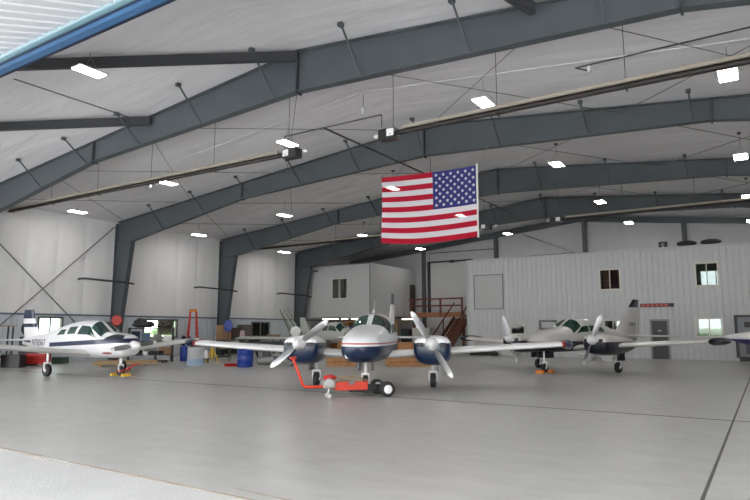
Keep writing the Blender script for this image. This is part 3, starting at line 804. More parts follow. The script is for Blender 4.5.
pearl = mat('pearl_grey_gloss', (.60, .58, .56), .28, coat=.4)
blackg = mat('black_gloss', blk, .25, coat=.4)
T2, B2 = twin('pearl grey and black twin propeller airplane parked in front of the office wall', (-6.6, 25.0, 0), math.radians(-108), pt2, props=(1.15, 1.9), dark=blackg, semi=5.3, sep=1.85, fins=True, tipr=.1,
     fin_m=pearl, wingm=pearl, bright=WMET)
def as_mesh(o):
    dg = bpy.context.evaluated_depsgraph_get(); me = bpy.data.meshes.new_from_object(o.evaluated_get(dg)); n = o.name; p = o.parent; L_, R_ = o.location.copy(), o.rotation_euler.copy()
    bpy.data.objects.remove(o); q = bpy.data.objects.new(n, me); COL.objects.link(q); q.parent = p; q.location = L_; q.rotation_euler = R_; return q
tt = bpy.data.curves.new('tail_number', 'FONT'); tt.body = 'N7915'; tt.size = .22; tt.extrude = .002
to = bpy.data.objects.new('registration_number', tt); COL.objects.link(to); to.parent = T2; to.location = (-4.15, .085, 1.78); to.rotation_euler = (PI / 2, 0, PI); tt.materials.append(blackg); as_mesh(to)

# single engine low wing
def single(lab, loc, rz):
    t = thing('single_engine_airplane', lab, 'airplane', loc, rz)
    w = (.80, .80, .82)
    pm = paint('white_and_navy_side_paint', [(1.04, w), (1.20, (.006, .013, .06)), (1.9, w), (3.9, w)], xcut=-1.75, slope=.045)
    B = Body([(-4.3, .05, 1.02, 1.12, 1.28), (-3.6, .16, .92, 1.1, 1.36), (-2.6, .32, .80, 1.08, 1.48), (-1.5, .49, .68, 1.06, 1.72), (-.7, .56, .63, 1.04, 1.88), (.1, .58, .61, 1.04, 1.95), (.7, .58, .61, 1.04, 1.92),
              (1.0, .58, .61, 1.04, 1.76), (1.4, .57, .61, 1.04, 1.53), (1.8, .52, .62, 1.04, 1.50), (2.15, .46, .66, 1.04, 1.46), (2.4, .36, .72, 1.04, 1.40), (2.5, .22, .85, 1.04, 1.28)], 2.8)
    B.mesh(50).build('fuselage', pm, t, smooth=True)
    for s in (1, -1):
        q = (lambda th: th) if s == 1 else (lambda th: PI - th)
        B.patch([(1.42, q(.62)), (1.36, q(PI / 2 - .05)), (.76, q(PI / 2 - .06)), (.80, q(.72))], 'windscreen', GLASSD, t)
        B.patch([(1.22, q(.33)), (.70, q(.78)), (.22, q(.80)), (.10, q(.33))], 'front_window', GLASSD, t)
        B.patch([(-.06, q(.36)), (.02, q(.76)), (-.48, q(.76)), (-.54, q(.36))], 'side_window', GLASSD, t)
        B.patch([(-.74, q(.36)), (-.68, q(.66)), (-1.05, q(.68)), (-1.25, q(.38))], 'rear_window', GLASSD, t)
        B.patch([(2.40, q(.35)), (2.34, q(1.15)), (2.0, q(1.1)), (1.60, q(.40))], 'open_cowl_bay', mat('open_bay_dark', (.02, .025, .035), .5), t, off=.012)
        B.patch([(-3.5, q(.0)), (-3.5, q(.25)), (-4.1, q(.2)), (-4.1, q(.05))], 'tail_streak', navym, t)
        wing(s, .4, 4.75, .85, .75, 1.55, 1.2, .74, 1.16, .09).build('wing', mat('white_wing_paint', (.62, .62, .60), .35, coat=.2), t, smooth=True)
        strut(t, -.05, s * 1.5, .9, .21, 'main_gear_leg'); wheel(t, -.05, s * 1.5, .21, .15)
        wing(s, .05, 1.6, -3.5, -3.65, .85, .7, 1.2, 1.2, .06, 4).build('tailplane', WMET, t, smooth=True)
        MB().ell((1.75, s * .49, .80), (.30, .05, .035)).build('exhaust_fairing', mat('dark_red_band', (.25, .01, .015), .3), t, smooth=True)
    fin(-3.0, -3.62, 1.25, .8, 1.2, 2.06).build('vertical_fin', WMET, t, smooth=True)
    fin(-3.38, -3.46, 1.0, .95, 1.72, 1.86, th=.1).build('fin_band', navym, t, smooth=True)
    fin(-3.58, -3.72, .86, .66, 2.06, 2.42).build('fin_cap', navym, t, smooth=True)
    prop(t, 2.5, 0, 1.06, .12, .93, GREY, WMET)
    strut(t, 1.9, 0, .85, .17, 'nose_gear_leg', fork=.09); wheel(t, 1.9, 0, .17, .12, 'nose_wheel')
    c = bpy.data.curves.new('number', 'FONT'); c.body = 'N7656T'; c.size = .36; c.extrude = .003
    o = bpy.data.objects.new('registration_number', c); COL.objects.link(o); o.parent = t; c.materials.append(mat('grey_lettering', (.12, .12, .15), .5))
    p = B.P(-3.05, PI - .0); o.location = (-3.30, -.24, 1.0); o.rotation_euler = (PI / 2, 0, -.135); as_mesh(o)
    return t
single('white single propeller airplane with a navy side stripe parked by the side wall', (-21.2, 13.3, 0), math.radians(2))

# airplane partly outside the frame at the office side: slim white nose with navy belly
def edge_plane():
    t = thing('small_airplane', 'white airplane with a navy belly, only its pointed nose in view by the grey trailer', 'airplane', (1.7, 27.6, 0), math.radians(172))
    pm = paint('white_over_violet_navy', [(1.25, (.03, .02, .12)), (1.33, (.7, .7, .72)), (3.9, (.78, .76, .76))])
    B = Body([(-4.3, .05, 1.1, 1.22, 1.4), (-2.0, .45, .85, 1.16, 1.86), (-.2, .58, .80, 1.16, 2.12), (.8, .56, .82, 1.16, 1.84), (1.6, .5, .85, 1.25, 1.68), (2.2, .42, .95, 1.3, 1.58), (2.8, .24, 1.12, 1.33, 1.47), (3.15, .08, 1.26, 1.34, 1.39), (3.25, .01, 1.33, 1.34, 1.35)], 2.3)
    B.mesh(40).build('fuselage', pm, t, smooth=True)
    for s in (1, -1):
        q = (lambda th: th) if s == 1 else (lambda th: PI - th)
        B.patch([(1.0, q(.5)), (.95, q(PI / 2 - .05)), (.35, q(PI / 2 - .05)), (.35, q(.6))], 'windscreen', GLASSD, t)
        wing(s, .4, 4.6, .6, .5, 1.5, 1.1, .95, 1.2).build('wing', WMET, t, smooth=True)
        strut(t, -.1, s * 1.4, .9, .2, 'main_gear_leg'); wheel(t, -.1, s * 1.4, .2, .15)
        wing(s, .05, 1.5, -3.5, -3.7, .8, .6, 1.25, 1.25, .06, 4).build('tailplane', WMET, t, smooth=True)
        B.patch([(2.05, q(.15)), (2.0, q(.55)), (1.75, q(.55)), (1.8, q(.15))], 'side_emblem', mat('violet_emblem', (.05, .02, .18), .4), t)
    fin(-3.1, -4.0, 1.2, .6, 1.35, 2.6).build('vertical_fin', WMET, t, smooth=True)
    strut(t, 1.9, 0, 1.0, .17, 'nose_gear_leg', fork=.09); wheel(t, 1.9, 0, .17, .12, 'nose_wheel')
edge_plane()

# engine-less airplane body under the mezzanine, heading right
def stripped():
    x, y = -24.7, 33.5
    t = thing('stripped_airplane', 'white airplane body with its engine bared, parked under the grey upper office', 'airplane', (x, y, 0), math.radians(-14))
    B = Body([(-4.1, .05, 1.1, 1.22, 1.38), (-2.6, .32, .88, 1.18, 1.6), (-1.7, .47, .78, 1.16, 1.86), (-.2, .58, .72, 1.14, 2.13), (.35, .58, .72, 1.14, 2.08), (.8, .58, .72, 1.14, 1.83), (1.2, .56, .76, 1.14, 1.62), (1.35, .54, .80, 1.14, 1.58)], 2.5)
    B.mesh(36).build('fuselage', mat('primer_white', (.55, .56, .54), .5), t, smooth=True)
    for s in (1, -1):
        q = (lambda th: th) if s == 1 else (lambda th: PI - th)
        B.patch([(1.0, q(.5)), (.95, q(PI / 2 - .05)), (.42, q(PI / 2 - .05)), (.42, q(.66))], 'windscreen', GLASSD, t)
        B.patch([(.6, q(.36)), (.3, q(.78)), (-.30, q(.78)), (-.30, q(.36))], 'front_window', GLASSD, t)
        B.patch([(-.42, q(.36)), (-.42, q(.78)), (-.88, q(.78)), (-.98, q(.36))], 'side_window', GLASSD, t)
        strut(t, -.1, s * 1.1, .95, .2, 'main_gear_leg'); wheel(t, -.1, s * 1.1, .2, .14)
        MB().bar((-.1, s * .4, .85), (-.1, s * 1.12, .92), .2, .08).build('wing_stub', GREY, t)
    e = MB()
    e.box(1.4, 2.1, -.2, .2, 1.0, 1.3)
    for s in (1, -1):
        for k in range(3): e.lathe([(.08, s * .2), (.09, s * .3), (.075, s * .33), (.09, s * .36), (.075, s * .4), (.05, s * .44)], (1.55 + k * .24, 0, 1.15), 'y', 10)
        e.tube([(1.36, s * .3, 1.4), (2.0, s * .1, 1.05)], .018, 6); e.tube([(1.5, s * .34, 1.0), (1.7, s * .25, .85), (1.9, s * .1, .8)], .03, 6)
    e.build('engine', mat('oily_engine', (.04, .04, .045), .5, .4), t)
    MB().lathe([(.09, 2.1), (.07, 2.2), (.16, 2.22), (.16, 2.25), (.02, 2.26)], (0, 0, 1.18), 'x', 14).build('crank_flange', CHROME, t)
    fin(-2.9, -3.7, 1.2, .6, 1.3, 2.5).build('vertical_fin', mat('primer_white', (.6, .6, .58), .5), t, smooth=True)
    strut(t, 1.55, 0, .9, .17, 'nose_gear_leg', fork=.09); wheel(t, 1.55, 0, .17, .12, 'nose_wheel')
stripped()

# ------------------------------------------------------------------ chocks
def chock(x, y, rz, m, lab):
    t = thing('wheel_chock', lab, 'wheel chock', (x, y, 0), rz, 'wheel chocks')
    MB().prism([(-.07, -.17, 0), (.07, -.17, 0), (.02, -.17, .10), (-.02, -.17, .10)], (0, .34, 0)).build('wedge', m, t)
    MB().tube([(0, .17, .04), (.05, .25, .01), (.15, .28, .012)], .008, 5).build('rope', RED, t)
def loc_of(T, x, y):
    a = T.rotation_euler.z; return T.location.x + math.cos(a) * x - math.sin(a) * y, T.location.y + math.sin(a) * x + math.cos(a) * y
S1 = [o for o in COL.objects if o.name == 'single_engine_airplane'][0]
for dx, nm in ((.30, 'ahead of'), (-.30, 'behind')):
    x, y = loc_of(S1, 1.9 + dx, 0); chock(x, y, S1.rotation_euler.z, YEL, 'yellow wheel chock %s the nose wheel of the navy-striped single' % nm)
    x, y = loc_of(T2, 2.05 + dx, 0); chock(x, y, T2.rotation_euler.z, mat('orange_chock', (.75, .22, .02), .5), 'orange wheel chock %s the nose wheel of the pearl grey twin' % nm)
# red tow head on the single's nose wheel
x, y = loc_of(S1, 2.28, 0)
t = thing('tow_bar', 'short red tow bar clipped to the nose wheel of the white single', 'tow bar', (x, y, 0), S1.rotation_euler.z)
MB().tube([(-.45, -.13, .17), (-.1, -.14, .18), (.1, -.02, .3), (.42, 0, .42)], .022, 6).tube([(-.45, .13, .17), (-.1, .14, .18), (.1, .02, .3)], .022, 6).build('fork', RED, t)
MB().tube([(.42, -.16, .42), (.42, .16, .42)], .02).build('grip', RED, t)

# ------------------------------------------------------------------ red aircraft tug
def tug():
    x, y = G(351, 396.5)
    t = thing('aircraft_tug', 'low orange-red powered tug with a long bent handle under the navy twin', 'aircraft tug', (x, y, 0), YAW + .32)
    # local x = to the right in the photo, y = away from the camera
    b = MB(); b.box(-.40, .36, -.14, .22, .16, .20); b.bar((-.40, -.2, .27), (.36, -.2, .27), .04, .20); b.bar((-.40, .26, .26), (.36, .26, .26), .04, .16); b.bar((-.40, -.2, .27), (-.40, .26, .27), .05, .18)
    b.build('chassis', ORED, t, bevel=.01)
    b = MB(); b.box(.0, .84, -.06, .2, .10, .27); b.tube([(.80, -.36, .2), (.80, .42, .2)], .03); b.build('axle_beam', BLACK, t)
    for s in (-.36, .42):
        w = MB(); w.lathe([(.10, -.09), (.16, -.09), (.18, -.06), (.185, 0), (.18, .06), (.16, .09), (.10, .09)], (.80, s, .21), 'y', 26, Matrix.Translation((0, 0, -.025))); o = w.build('drive_wheel', RUBBER, t, smooth=True)
        MB().lathe([(.02, -.115), (.06, -.11), (.105, -.092), (.105, .092), (.06, .11), (.02, .115)], (.80, s, .185), 'y', 18).build('hub', WMET, o, smooth=True)
    # engine
    b = MB(); b.box(-.70, -.42, -.12, .2, .22, .40); b.lathe([(.10, -.2), (.12, -.17), (.12, -.1), (.05, -.09)], (-.57, 0, .34), 'y', 16); b.lathe([(.05, .2), (.06, .42), (.02, .44)], (-.48, .1, .1), 'z', 10)
    b.build('engine', mat('dirty_aluminium', (.45, .45, .43), .45, .5), t, bevel=.01)
    MB().ell((-.52, .05, .46), (.17, .12, .075)).build('fuel_tank', RED, t, smooth=True)
    MB().ell((-.15, .03, .33), (.22, .1, .07)).tube([(-.5, .05, .42), (-.2, -.05, .48), (.2, .05, .44), (.45, .05, .36)], .02).build('winch', mat('tan_winch', (.33, .22, .11), .6), t, smooth=True)
    MB().box(-.12, .02, -.235, -.22, .30, .38).build('data_plate', mat('grey_plate', (.2, .15, .15), .5), t)
    for s in (-.1, .1):
        MB().lathe([(.02, -.02), (.052, -.02), (.055, 0), (.052, .02), (.02, .02)], (-.6, s - .1, .055), 'y', 16).build('caster', mat('pale_caster', (.6, .6, .58), .4), t, smooth=True)
    MB().bar((-.58, -.1, .22), (-.6, -.1, .1), .03).build('caster_fork', CHROME, t)
    # handle
    b = MB(); b.tube([(-.44, -.05, .27), (-.9, .05, .25), (-1.1, .1, .25), (-1.17, .12, .30), (-1.21, .13, .42), (-1.40, .2, .92)], .035, 8)
    b.tube([(-1.46, .2, .92), (-1.32, .2, .94)], .035); b.build('handle', ORED, t, smooth=True)
    MB().tube([(-1.45, .05, .93), (-1.45, .35, .93)], .025).build('grip', RED, t)
tug()

# ------------------------------------------------------------------ upper grey office on posts with landing and stairs
t = thing('mezzanine_room', 'smooth grey upper room raised on posts in the far corner, with one small window', 'room')
bx0, bx1, by0, by1, bz0, bz1 = XL + .1, -23.87, 36.3, YE - .3, 2.52, 6.38
holes = [(-27.2, -25.9, 3.95, 5.35)]
b = MB()
for a, c, d_, e in holes_grid(bx0, bx1, bz0, bz1, holes): b.box(a, c, by0, by0 + .12, d_, e)
b.box(bx1 - .12, bx1, by0 + .12, by1, bz0, bz1); b.box(bx0, bx1, by0, by1, bz1, bz1 + .05); b.box(bx0, bx1, by0 + .12, by1, bz0, bz0 + .1)
b.build('walls', BOXM, t)
MB().box(bx1 - .03, bx1 + .02, by0 - .03, by0 + .02, bz0, bz1 + .05).box(bx0, bx1, by0 - .02, by0, bz1 - .02, bz1 + .06).build('corner_trim', GREY, t)
f = MB(); a, c, d_, e = holes[0]
f.box(a - .07, a, by0 - .04, by0 + .1, d_ - .07, e + .07); f.box(c, c + .07, by0 - .04, by0 + .1, d_ - .07, e + .07); f.box(a, c, by0 - .04, by0 + .1, e, e + .07); f.box(a, c, by0 - .04, by0 + .1, d_ - .07, d_)
f.box(a + .6, a + .67, by0 - .03, by0 + .08, d_, e); w = f.build('window', FRAMEW, t)
MB().box(a, c, by0 + .03, by0 + .04, d_, e).build('pane', CLEAR, w)
MB().box(a + .05, a + .6, by0 + .5, by0 + .52, d_, e).build('blind', mat('brown_blind', (.12, .09, .06), .8), w)
MB().box(bx1 - .01, bx1 + .03, 42.1, 42.95, bz0, 5.2).build('door', mat('dark_brown_door', (.05, .04, .035), .5), t)
MB().box(-29.05, -28.85, by0 - .03, by0 - .001, 6.0, 6.12).box(-28.8, -28.6, by0 - .03, by0 - .001, 6.0, 6.12).build('nameplate', DSTEEL, t)
for x, y in ((bx1 - .1, by0 + .1), (-26.6, by0 + .1), (bx1 - .1, 39.8), (bx1 - .1, by1 - .1)):
    MB().box(x - .08, x + .08, y - .08, y + .08, 0, bz0).build('post', STEEL, t)
# fluorescent fixtures under it
for k, (x0, x1, y, lab) in enumerate(((-28.6, -26.2, 36.9, 'lit fluorescent strip under the upper grey room, beside the side wall'), (-26.0, -24.2, 37.0, 'lit fluorescent strip under the upper grey room, at its front corner'), (-23.4, -21.9, 40.0, 'lit fluorescent strip beside the upper room, near the landing'))):
    q = thing('fluorescent_fixture', lab, 'strip light', ((x0 + x1) / 2, y, 2.44), 0, 'fluorescent strips under the upper room'); l = (x1 - x0) / 2
    MB().box(-l, l, -.08, .08, 0, .05).build('housing', WMET, q); MB().tube([(-l + .05, 0, -.02), (l - .05, 0, -.02)], .035).build('tube', FLUO, q)
    for xx in (-l * .8, l * .8): MB().tube([(xx, 0, .05), (xx, 0, .08 if k < 2 else 1.5)], .01, 5).build('hanger', GREY, q)

t = thing('wooden_landing', 'red-brown wooden landing with a two-rail guard at the upper room door', 'landing', (0, 0, 0))
MB().box(bx1, -19.1, 42.0, YE - .35, 2.62, 2.72).build('deck', RWOOD, t)
MB().box(bx1, -19.1, 41.95, 42.02, 2.58, 2.95).build('fascia', mat('orange_brown_board', (.30, .12, .055), .55), t)
for x in (-23.7, -21.1, -19.3): MB().box(x - .06, x + .06, 41.9, 42.0, 2.6, 4.05).build('rail_post', RWOOD, t)
for z in (3.98, 3.45): MB().box(-23.8, -19.2, 41.86, 41.93, z - .06, z + .06).build('guard_rail', RWOOD, t)
for x in (-23.5, -19.3): MB().box(x - .08, x + .08, 42.1, 42.26, 0, 2.62).build('support_post', RWOOD, t)
t = thing('wooden_staircase', 'red-brown wooden stairs coming down from the landing towards the hangar floor', 'staircase')
n = 14
for k in range(n):
    z = 2.62 - (k + 1) * 2.62 / n; y = 42.0 - (k + .5) * .27
    MB().box(-19.9, -18.75, y - .15, y + .14, z, z + .04).box(-19.9, -18.75, y + .12, y + .14, z - .15, z + .0).build('step', RWOOD, t)
for x in (-19.95, -18.7):
    MB().bar((x, 42.0, 2.55), (x, 38.2, .08), .06, .28).build('stringer', RWOOD, t)
    MB().bar((x, 42.0, 3.65), (x, 38.2, 1.08), .05, .1).build('handrail', RWOOD, t)
    for y, z in ((38.3, .0), (40.1, 1.2)): MB().box(x - .04, x + .04, y - .04, y + .04, z, z + 1.15).build('rail_post', RWOOD, t)

# ------------------------------------------------------------------ sign, speaker, things on the office
t = thing('message_sign', 'long narrow black sign with red characters above the office door', 'sign', (-6.05, YO - .12, 2.98))
MB().box(0, 1.72, -.03, .07, -.1, .1).build('housing', BLACK, t)
b = MB(); xs = .05
for k in range(6):
    for q in range(3):
        pass
MB().box(.03, 1.5, -.036, -.03, -.085, .085).build('display', mat('red_display', (.16, .006, .006), .4, emit=.1), t)
for k in range(6):
    MB().box(.10 + k * .235, .25 + k * .235, -.042, -.036, -.05, .05).box(.14 + k * .235, .17 + k * .235, -.042, -.036, -.07, .07).build('red_character', mat('lit_red_character', (.42, .10, .10), .5, emit=.12), t)
x, y, z = -5.1, YO + .5, OT + .08
t = thing('loudspeaker', 'small black loudspeaker box standing on the office roof', 'loudspeaker', (-4.75, y, z))
MB().box(-.22, .22, -.15, .15, 0, .38).build('cabinet', BLACK, t, bevel=.01)
MB().lathe([(.1, -.155), (.09, -.165), (.02, -.15)], (0, 0, .22), 'y', 16).build('cone', GREY, t)
MB().lathe([(.04, -.155), (.03, -.16), (.01, -.15)], (0, 0, .08), 'y', 12).build('tweeter', WMET, t)
for k, (x, w, lab) in enumerate(((-3.55, .62, 'black bag lying on the office roof beside the end wall column'), (-2.35, .62, 'rounded black bag on the office roof, farther from the loudspeaker'))):
    o = MB().ell((0, 0, .17), (w * .85, .3, .17), 16, 8).ell((-w * .4, 0, .2), (w * .4, .25, .12), 12, 6).build('storage_bag', TARP, smooth=True); o.location = (x, YO + .5, OT + .11); tag(o, lab, 'bag', 'bags on the office roof')

# ------------------------------------------------------------------ clutter helpers
def box_thing(name, lab, cat, x, y, z, sx, sy, sz, m, lidm=None, rz=YAW, group=None):
    t = thing(name, lab, cat, (x, y, z), rz, group)
    MB().box(-sx / 2, sx / 2, -sy / 2, sy / 2, 0, sz * .88).build('body', m, t, bevel=.012)
    MB().box(-sx / 2 - .01, sx / 2 + .01, -sy / 2 - .01, sy / 2 + .01, sz * .88, sz).build('lid', lidm or m, t, bevel=.008)
    return t
def drum(lab, x, y, r, h, m, bm_=None, lid=None, z=0, name='drum'):
    t = thing(name, lab, 'drum', (x, y, z))
    pr = [(r * .9, 0), (r * .97, .02)]
    b = MB(); b.lathe([(r * .9, .0), (r * .98, .03), (r, h * .3), (r * 1.03, h * .33), (r, h * .36), (r, h * .64), (r * 1.03, h * .67), (r, h * .7), (r * .97, h * .97), (r * .9, h), (r * .2, h)], n=24)
    b.build('barrel', m, t, smooth=True)
    MB().lathe([(r * .93, h), (r * .93, h + .025), (r * .85, h + .02), (.02, h + .02)], n=24).build('lid', lid or m, t, smooth=True)
    if bm_: MB().lathe([(r * 1.035, .0), (r * 1.04, .02), (r * 1.04, h * .28), (r * 1.0, h * .29)], n=24).build('base_band', bm_, t, smooth=True)
    return t
def tool_chest(lab, x, y, w, d_, h, m, rz=YAW, drawers=5, z=0):
    t = thing('tool_chest', lab, 'tool chest', (x, y, z), rz)
    MB().box(-w / 2, w / 2, -d_ / 2, d_ / 2, .1, h).build('cabinet', m, t, bevel=.01)
    for k in range(drawers):
        z0 = .14 + k * (h - .2) / drawers; o = MB().box(-w / 2 + .03, w / 2 - .03, -d_ / 2 - .02, -d_ / 2, z0, z0 + (h - .2) / drawers - .02).build('drawer', m, t)
        MB().bar((-w / 2 + .06, -d_ / 2 - .035, z0 + .05), (w / 2 - .06, -d_ / 2 - .035, z0 + .05), .015).build('handle', BLACK, o)
    for sx in (-1, 1):
        for sy in (-1, 1): MB().lathe([(.02, -.02), (.05, -.02), (.05, .02), (.02, .02)], (sx * (w / 2 - .08), sy * (d_ / 2 - .08), .05), 'y', 12).build('caster', BLACK, t)
    return t
def rack(lab, x, y, w, d_, h, m, shelves, rz=YAW, topm=None, z=0, uw=.03):
    t = thing('storage_rack', lab, 'storage rack', (x, y, z), rz)
    for sx in (-1, 1):
        for sy in (-1, 1): MB().box(sx * w / 2 - uw, sx * w / 2 + uw, sy * d_ / 2 - uw, sy * d_ / 2 + uw, 0, h).build('upright', m, t)
    for zz in shelves: MB().box(-w / 2, w / 2, -d_ / 2, d_ / 2, zz - .025, zz + .025).build('shelf', topm or m, t)
    return t
def at(t, x, y):
    a = t.rotation_euler.z; return t.location.x + math.cos(a) * x - math.sin(a) * y, t.location.y + math.sin(a) * x + math.cos(a) * y

# --- behind the single: black rack with covered load and bins
x, y = G(150, 361.5)
R1 = rack('black open rack loaded with covered parts behind the white single', x, y, 2.1, .8, 1.72, BLACK, (.35, 1.0, 1.68), rz=.95, uw=.055)
def on(t, dx, dy, z, fn, *a, **k):
    X, Y_ = at(t, dx, dy); return fn(*a, **k, x=X, y=Y_, z=z)
def blob(lab, x, y, z, sx, sy, sz, m, name='covered_bundle', cat='bundle', rz=YAW):
    b = MB(); b.ell((0, 0, sz * .28), (sx * .5, sy * .5, sz * .28), 16, 8); b.ell((sx * .22, 0, sz * .34), (sx * .25, sy * .4, sz * .34), 12, 6)
    b.ell((-sx * .15, 0, sz * .55), (sx * .2, sy * .35, sz * .45), 12, 6)
    rr = random.Random(len(lab))
    for k in range(5): b.ell((rr.uniform(-.35, .35) * sx, rr.uniform(-.2, .2) * sy, sz * rr.uniform(.35, .6)), (sx * rr.uniform(.12, .22), sy * .3, sz * rr.uniform(.3, .42)), 10, 6)
    o = b.build(name, m, smooth=True); o.location = (x, y, z); o.rotation_euler.z = rz; tag(o, lab, cat); return o
X_, Y_ = at(R1, -.4, 0); blob('lumpy black tarp bundle on top of the black rack', X_, Y_, 1.72, 1.2, .7, .5, TARP)
X_, Y_ = at(R1, .6, 0); blob('brown and black duffel on top of the black rack', X_, Y_, 1.72, .75, .6, .28, mat('brown_canvas', (.09, .06, .045), .8), 'duffel_bag', 'bag')
for k, (dx, m, lab, s) in enumerate(((-.75, mat('navy_cloth', (.02, .03, .07), .8), 'dark navy bin on the middle shelf of the black rack', .5), (-.25, mat('steel_blue', (.10, .16, .25), .6), 'steel blue crate on the middle shelf of the black rack', .42), (.3, GREY, 'grey parts box on the middle shelf of the black rack', .36), (.8, WMET, 'small white parts box on the middle shelf of the black rack', .3))):
    X_, Y_ = at(R1, dx, 0); box_thing('parts_box', lab, 'box', X_, Y_, 1.03, .42, .5, s, m, rz=.95, group='boxes on the black rack')
for k, (dx, m, lab, s) in enumerate(((-.68, BLACK, 'black case low on the black rack', .42), (0, GREY, 'grey case low on the black rack', .4), (.68, CARD, 'brown carton low on the black rack', .35))):
    X_, Y_ = at(R1, dx, 0); box_thing('parts_box', lab, 'box', X_, Y_, .38, .6, .5, s, m, rz=.95, group='boxes on the black rack')
# engine stand below
x, y = G(152, 362)
t = thing('engine_stand', 'dark engine on a low stand under the white single\'s far wing', 'engine stand', (x + .9, y - .5, 0), .6)
MB().bar((-.5, -.25, .1), (.5, -.25, .1), .06).bar((-.5, .25, .1), (.5, .25, .1), .06).bar((-.4, -.3, .1), (-.4, .3, .1), .06).bar((.4, -.3, .1), (.4, .3, .1), .06).bar((0, 0, .1), (0, 0, .4), .1).build('frame', BLACK, t)
b = MB(); b.box(-.3, .35, -.14, .14, .38, .6)
for s in (1, -1):
    for k in range(3): b.lathe([(.07, s * .14), (.08, s * .24), (.065, s * .27), (.08, s * .3), (.04, s * .36)], (-.2 + k * .22, 0, .5), 'y', 10)
b.build('engine_block', mat('oily_engine', (.04, .04, .045), .5, .4), t)
MB().ell((-.45, -.1, .46), (.14, .1, .1)).build('white_canister', WMET, t, smooth=True)
for s in (-.5, .5):
    for q in (-.25, .25): MB().lathe([(.02, -.02), (.05, -.02), (.05, .02), (.02, .02)], (s * .9, q, .05), 'y', 10).build('caster', RUBBER, t)
# red round reel on post next to column
x, y = G(120, 366)
t = thing('hose_reel', 'red round hose reel on a dark red post at the nearest wall column', 'hose reel', (-28.55, 19.4, 0), 0.9)
MB().tube([(0, 0, 0), (0, 0, 1.9)], .05).box(-.25, .25, -.2, .2, 0, .05).build('post', mat('dark_red_post', (.2, .02, .02), .5), t)
MB().lathe([(.05, -.12), (.24, -.12), (.26, -.10), (.21, -.06), (.21, .06), (.26, .10), (.24, .12), (.05, .12)], (0, -.1, 2.1), 'y', 24).build('reel', RED, t, smooth=True)
MB().tube([(.2, -.1, 1.85), (.25, -.1, 1.3), (.15, -.1, .9), (.2, -.15, .4)], .03).build('hose', BLACK, t)
# far left: rack with wooden top, mower, red chests
x, y = G(4, 366)
R2 = rack('dark steel frame with a plywood top near the side wall behind the single', -28.9, 13.1, 2.2, .8, 1.75, DSTEEL, (.4,), rz=1.35)
MB().box(-1.25, 1.25, -.45, .45, 1.75, 1.80).build('plywood_top', WOOD, R2)
X_, Y_ = at(R2, .3, 0); blob('black lumpy bag on the lower shelf of the plywood-topped frame', X_, Y_, .43, .9, .6, .6, TARP, 'storage_bag', 'bag', rz=1.2)
t = thing('tool_cabinet', 'tall black cabinet between the plywood-topped frame and the single\'s tail', 'cabinet', (-28.6, 15.0, 0), 1.1)
MB().box(-.4, .4, -.3, .3, .08, 1.3).build('body', BLACK, t, bevel=.01)
for q in (-1, 1):
    o = MB().box(min(0, q * .38) + .01, max(0, q * .38) - .01, -.33, -.3, .12, 1.26).build('door', DGREY, t); MB().box(q * .06 - .012, q * .06 + .012, -.36, -.33, .7, .85).build('handle', CHROME, o)
MB().box(-.4, .4, -.3, .3, 0, .08).build('plinth', DSTEEL, t)
t = thing('spare_wheel', 'black wheel stuffed with green and red cloth on top of the black cabinet', 'wheel', (-28.6, 15.0, 1.3), .75)
MB().lathe([(.20, -.1), (.32, -.1), (.37, -.05), (.37, .05), (.32, .1), (.20, .1)], (0, 0, .37), 'y', 24).build('tyre', RUBBER, t, smooth=True)
MB().ell((0, -.08, .34), (.24, .14, .13)).ell((.08, -.14, .26), (.14, .1, .1)).build('red_cloth', RED, t, smooth=True)
MB().ell((0, -.06, .52), (.2, .13, .13)).ell((-.08, -.1, .62), (.1, .08, .1)).build('green_cloth', GREEN, t, smooth=True)
for px_, py_, w, h, lab in ((3, 365, 1.0, .62, 'red rolling tool chest, low, beside the side wall under the single\'s wing'), ):
    x, y = G(-16, 368.5); tool_chest(lab, x, y, w, .5, h, RED, rz=1.2)
x, y = G(37, 366); tool_chest('short red tool chest behind the main wheel of the white single', x, y, .95, .5, .55, RED, drawers=3)
box_thing('equipment_case', 'black equipment case under the wing of the white single, between two red chests', 'case', *G(13, 367.5), 0, .8, .5, .55, BLACK)
box_thing('equipment_case', 'dark green case beside the black case under the single\'s wing', 'case', *G(60, 363.5), 0, .6, .5, .3, mat('dark_green_case', (.05, .09, .06), .5))
# timber stack below the single's nose
t = thing('lumber_stack', 'low stack of light brown planks behind the single\'s nose gear', 'lumber', (-24.6, 17.1, 0), .95)
for k in range(5):
    MB().box(-1.2 + .1 * (k % 2), 1.5 - .15 * (k % 3), -.35 + .14 * k, -.22 + .14 * k, .08, .2 + .03 * (k % 2)).build('plank', mat('straw_wood', (.38, .27, .14), .8, noise=.25, nscale=6), t)
for s in (-.9, .9): MB().box(s - .05, s + .05, -.4, .4, 0, .08).build('bearer', WOOD, t)

# --- between columns: red step ladder, drums, tubs
x, y = G(202, 352)
t = thing('step_ladder', 'tall red fibreglass step ladder standing against the side wall', 'ladder', (-29.5, 25.2, 0), 1.0)
for s in (-1, 1):
    MB().bar((s * .34, -.5, 0), (s * .17, 0, 2.75), .12, .10).build('rail', RED, t)
    MB().bar((s * .34, .55, 0), (s * .17, .05, 2.7), .09, .08).build('back_rail', RED, t)
for k in range(8):
    f = (k + 1) / 9; MB().box(-.34 + .17 * f, .34 - .17 * f, -.5 + .5 * f - .05, -.5 + .5 * f + .05, 2.75 * f, 2.75 * f + .03).build('step', CHROME, t)
MB().box(-.22, .22, -.12, .14, 2.7, 2.86).build('top_cap', mat('orange_cap', (.75, .25, .03), .5), t, bevel=.02)
x, y = G(195, 365); drum('white plastic drum with a pale blue base beyond the navy twin\'s wing tip', x, y, .36, 1.0, mat('offwhite_plastic', (.58, .60, .62), .4), LBLUE, WMET)
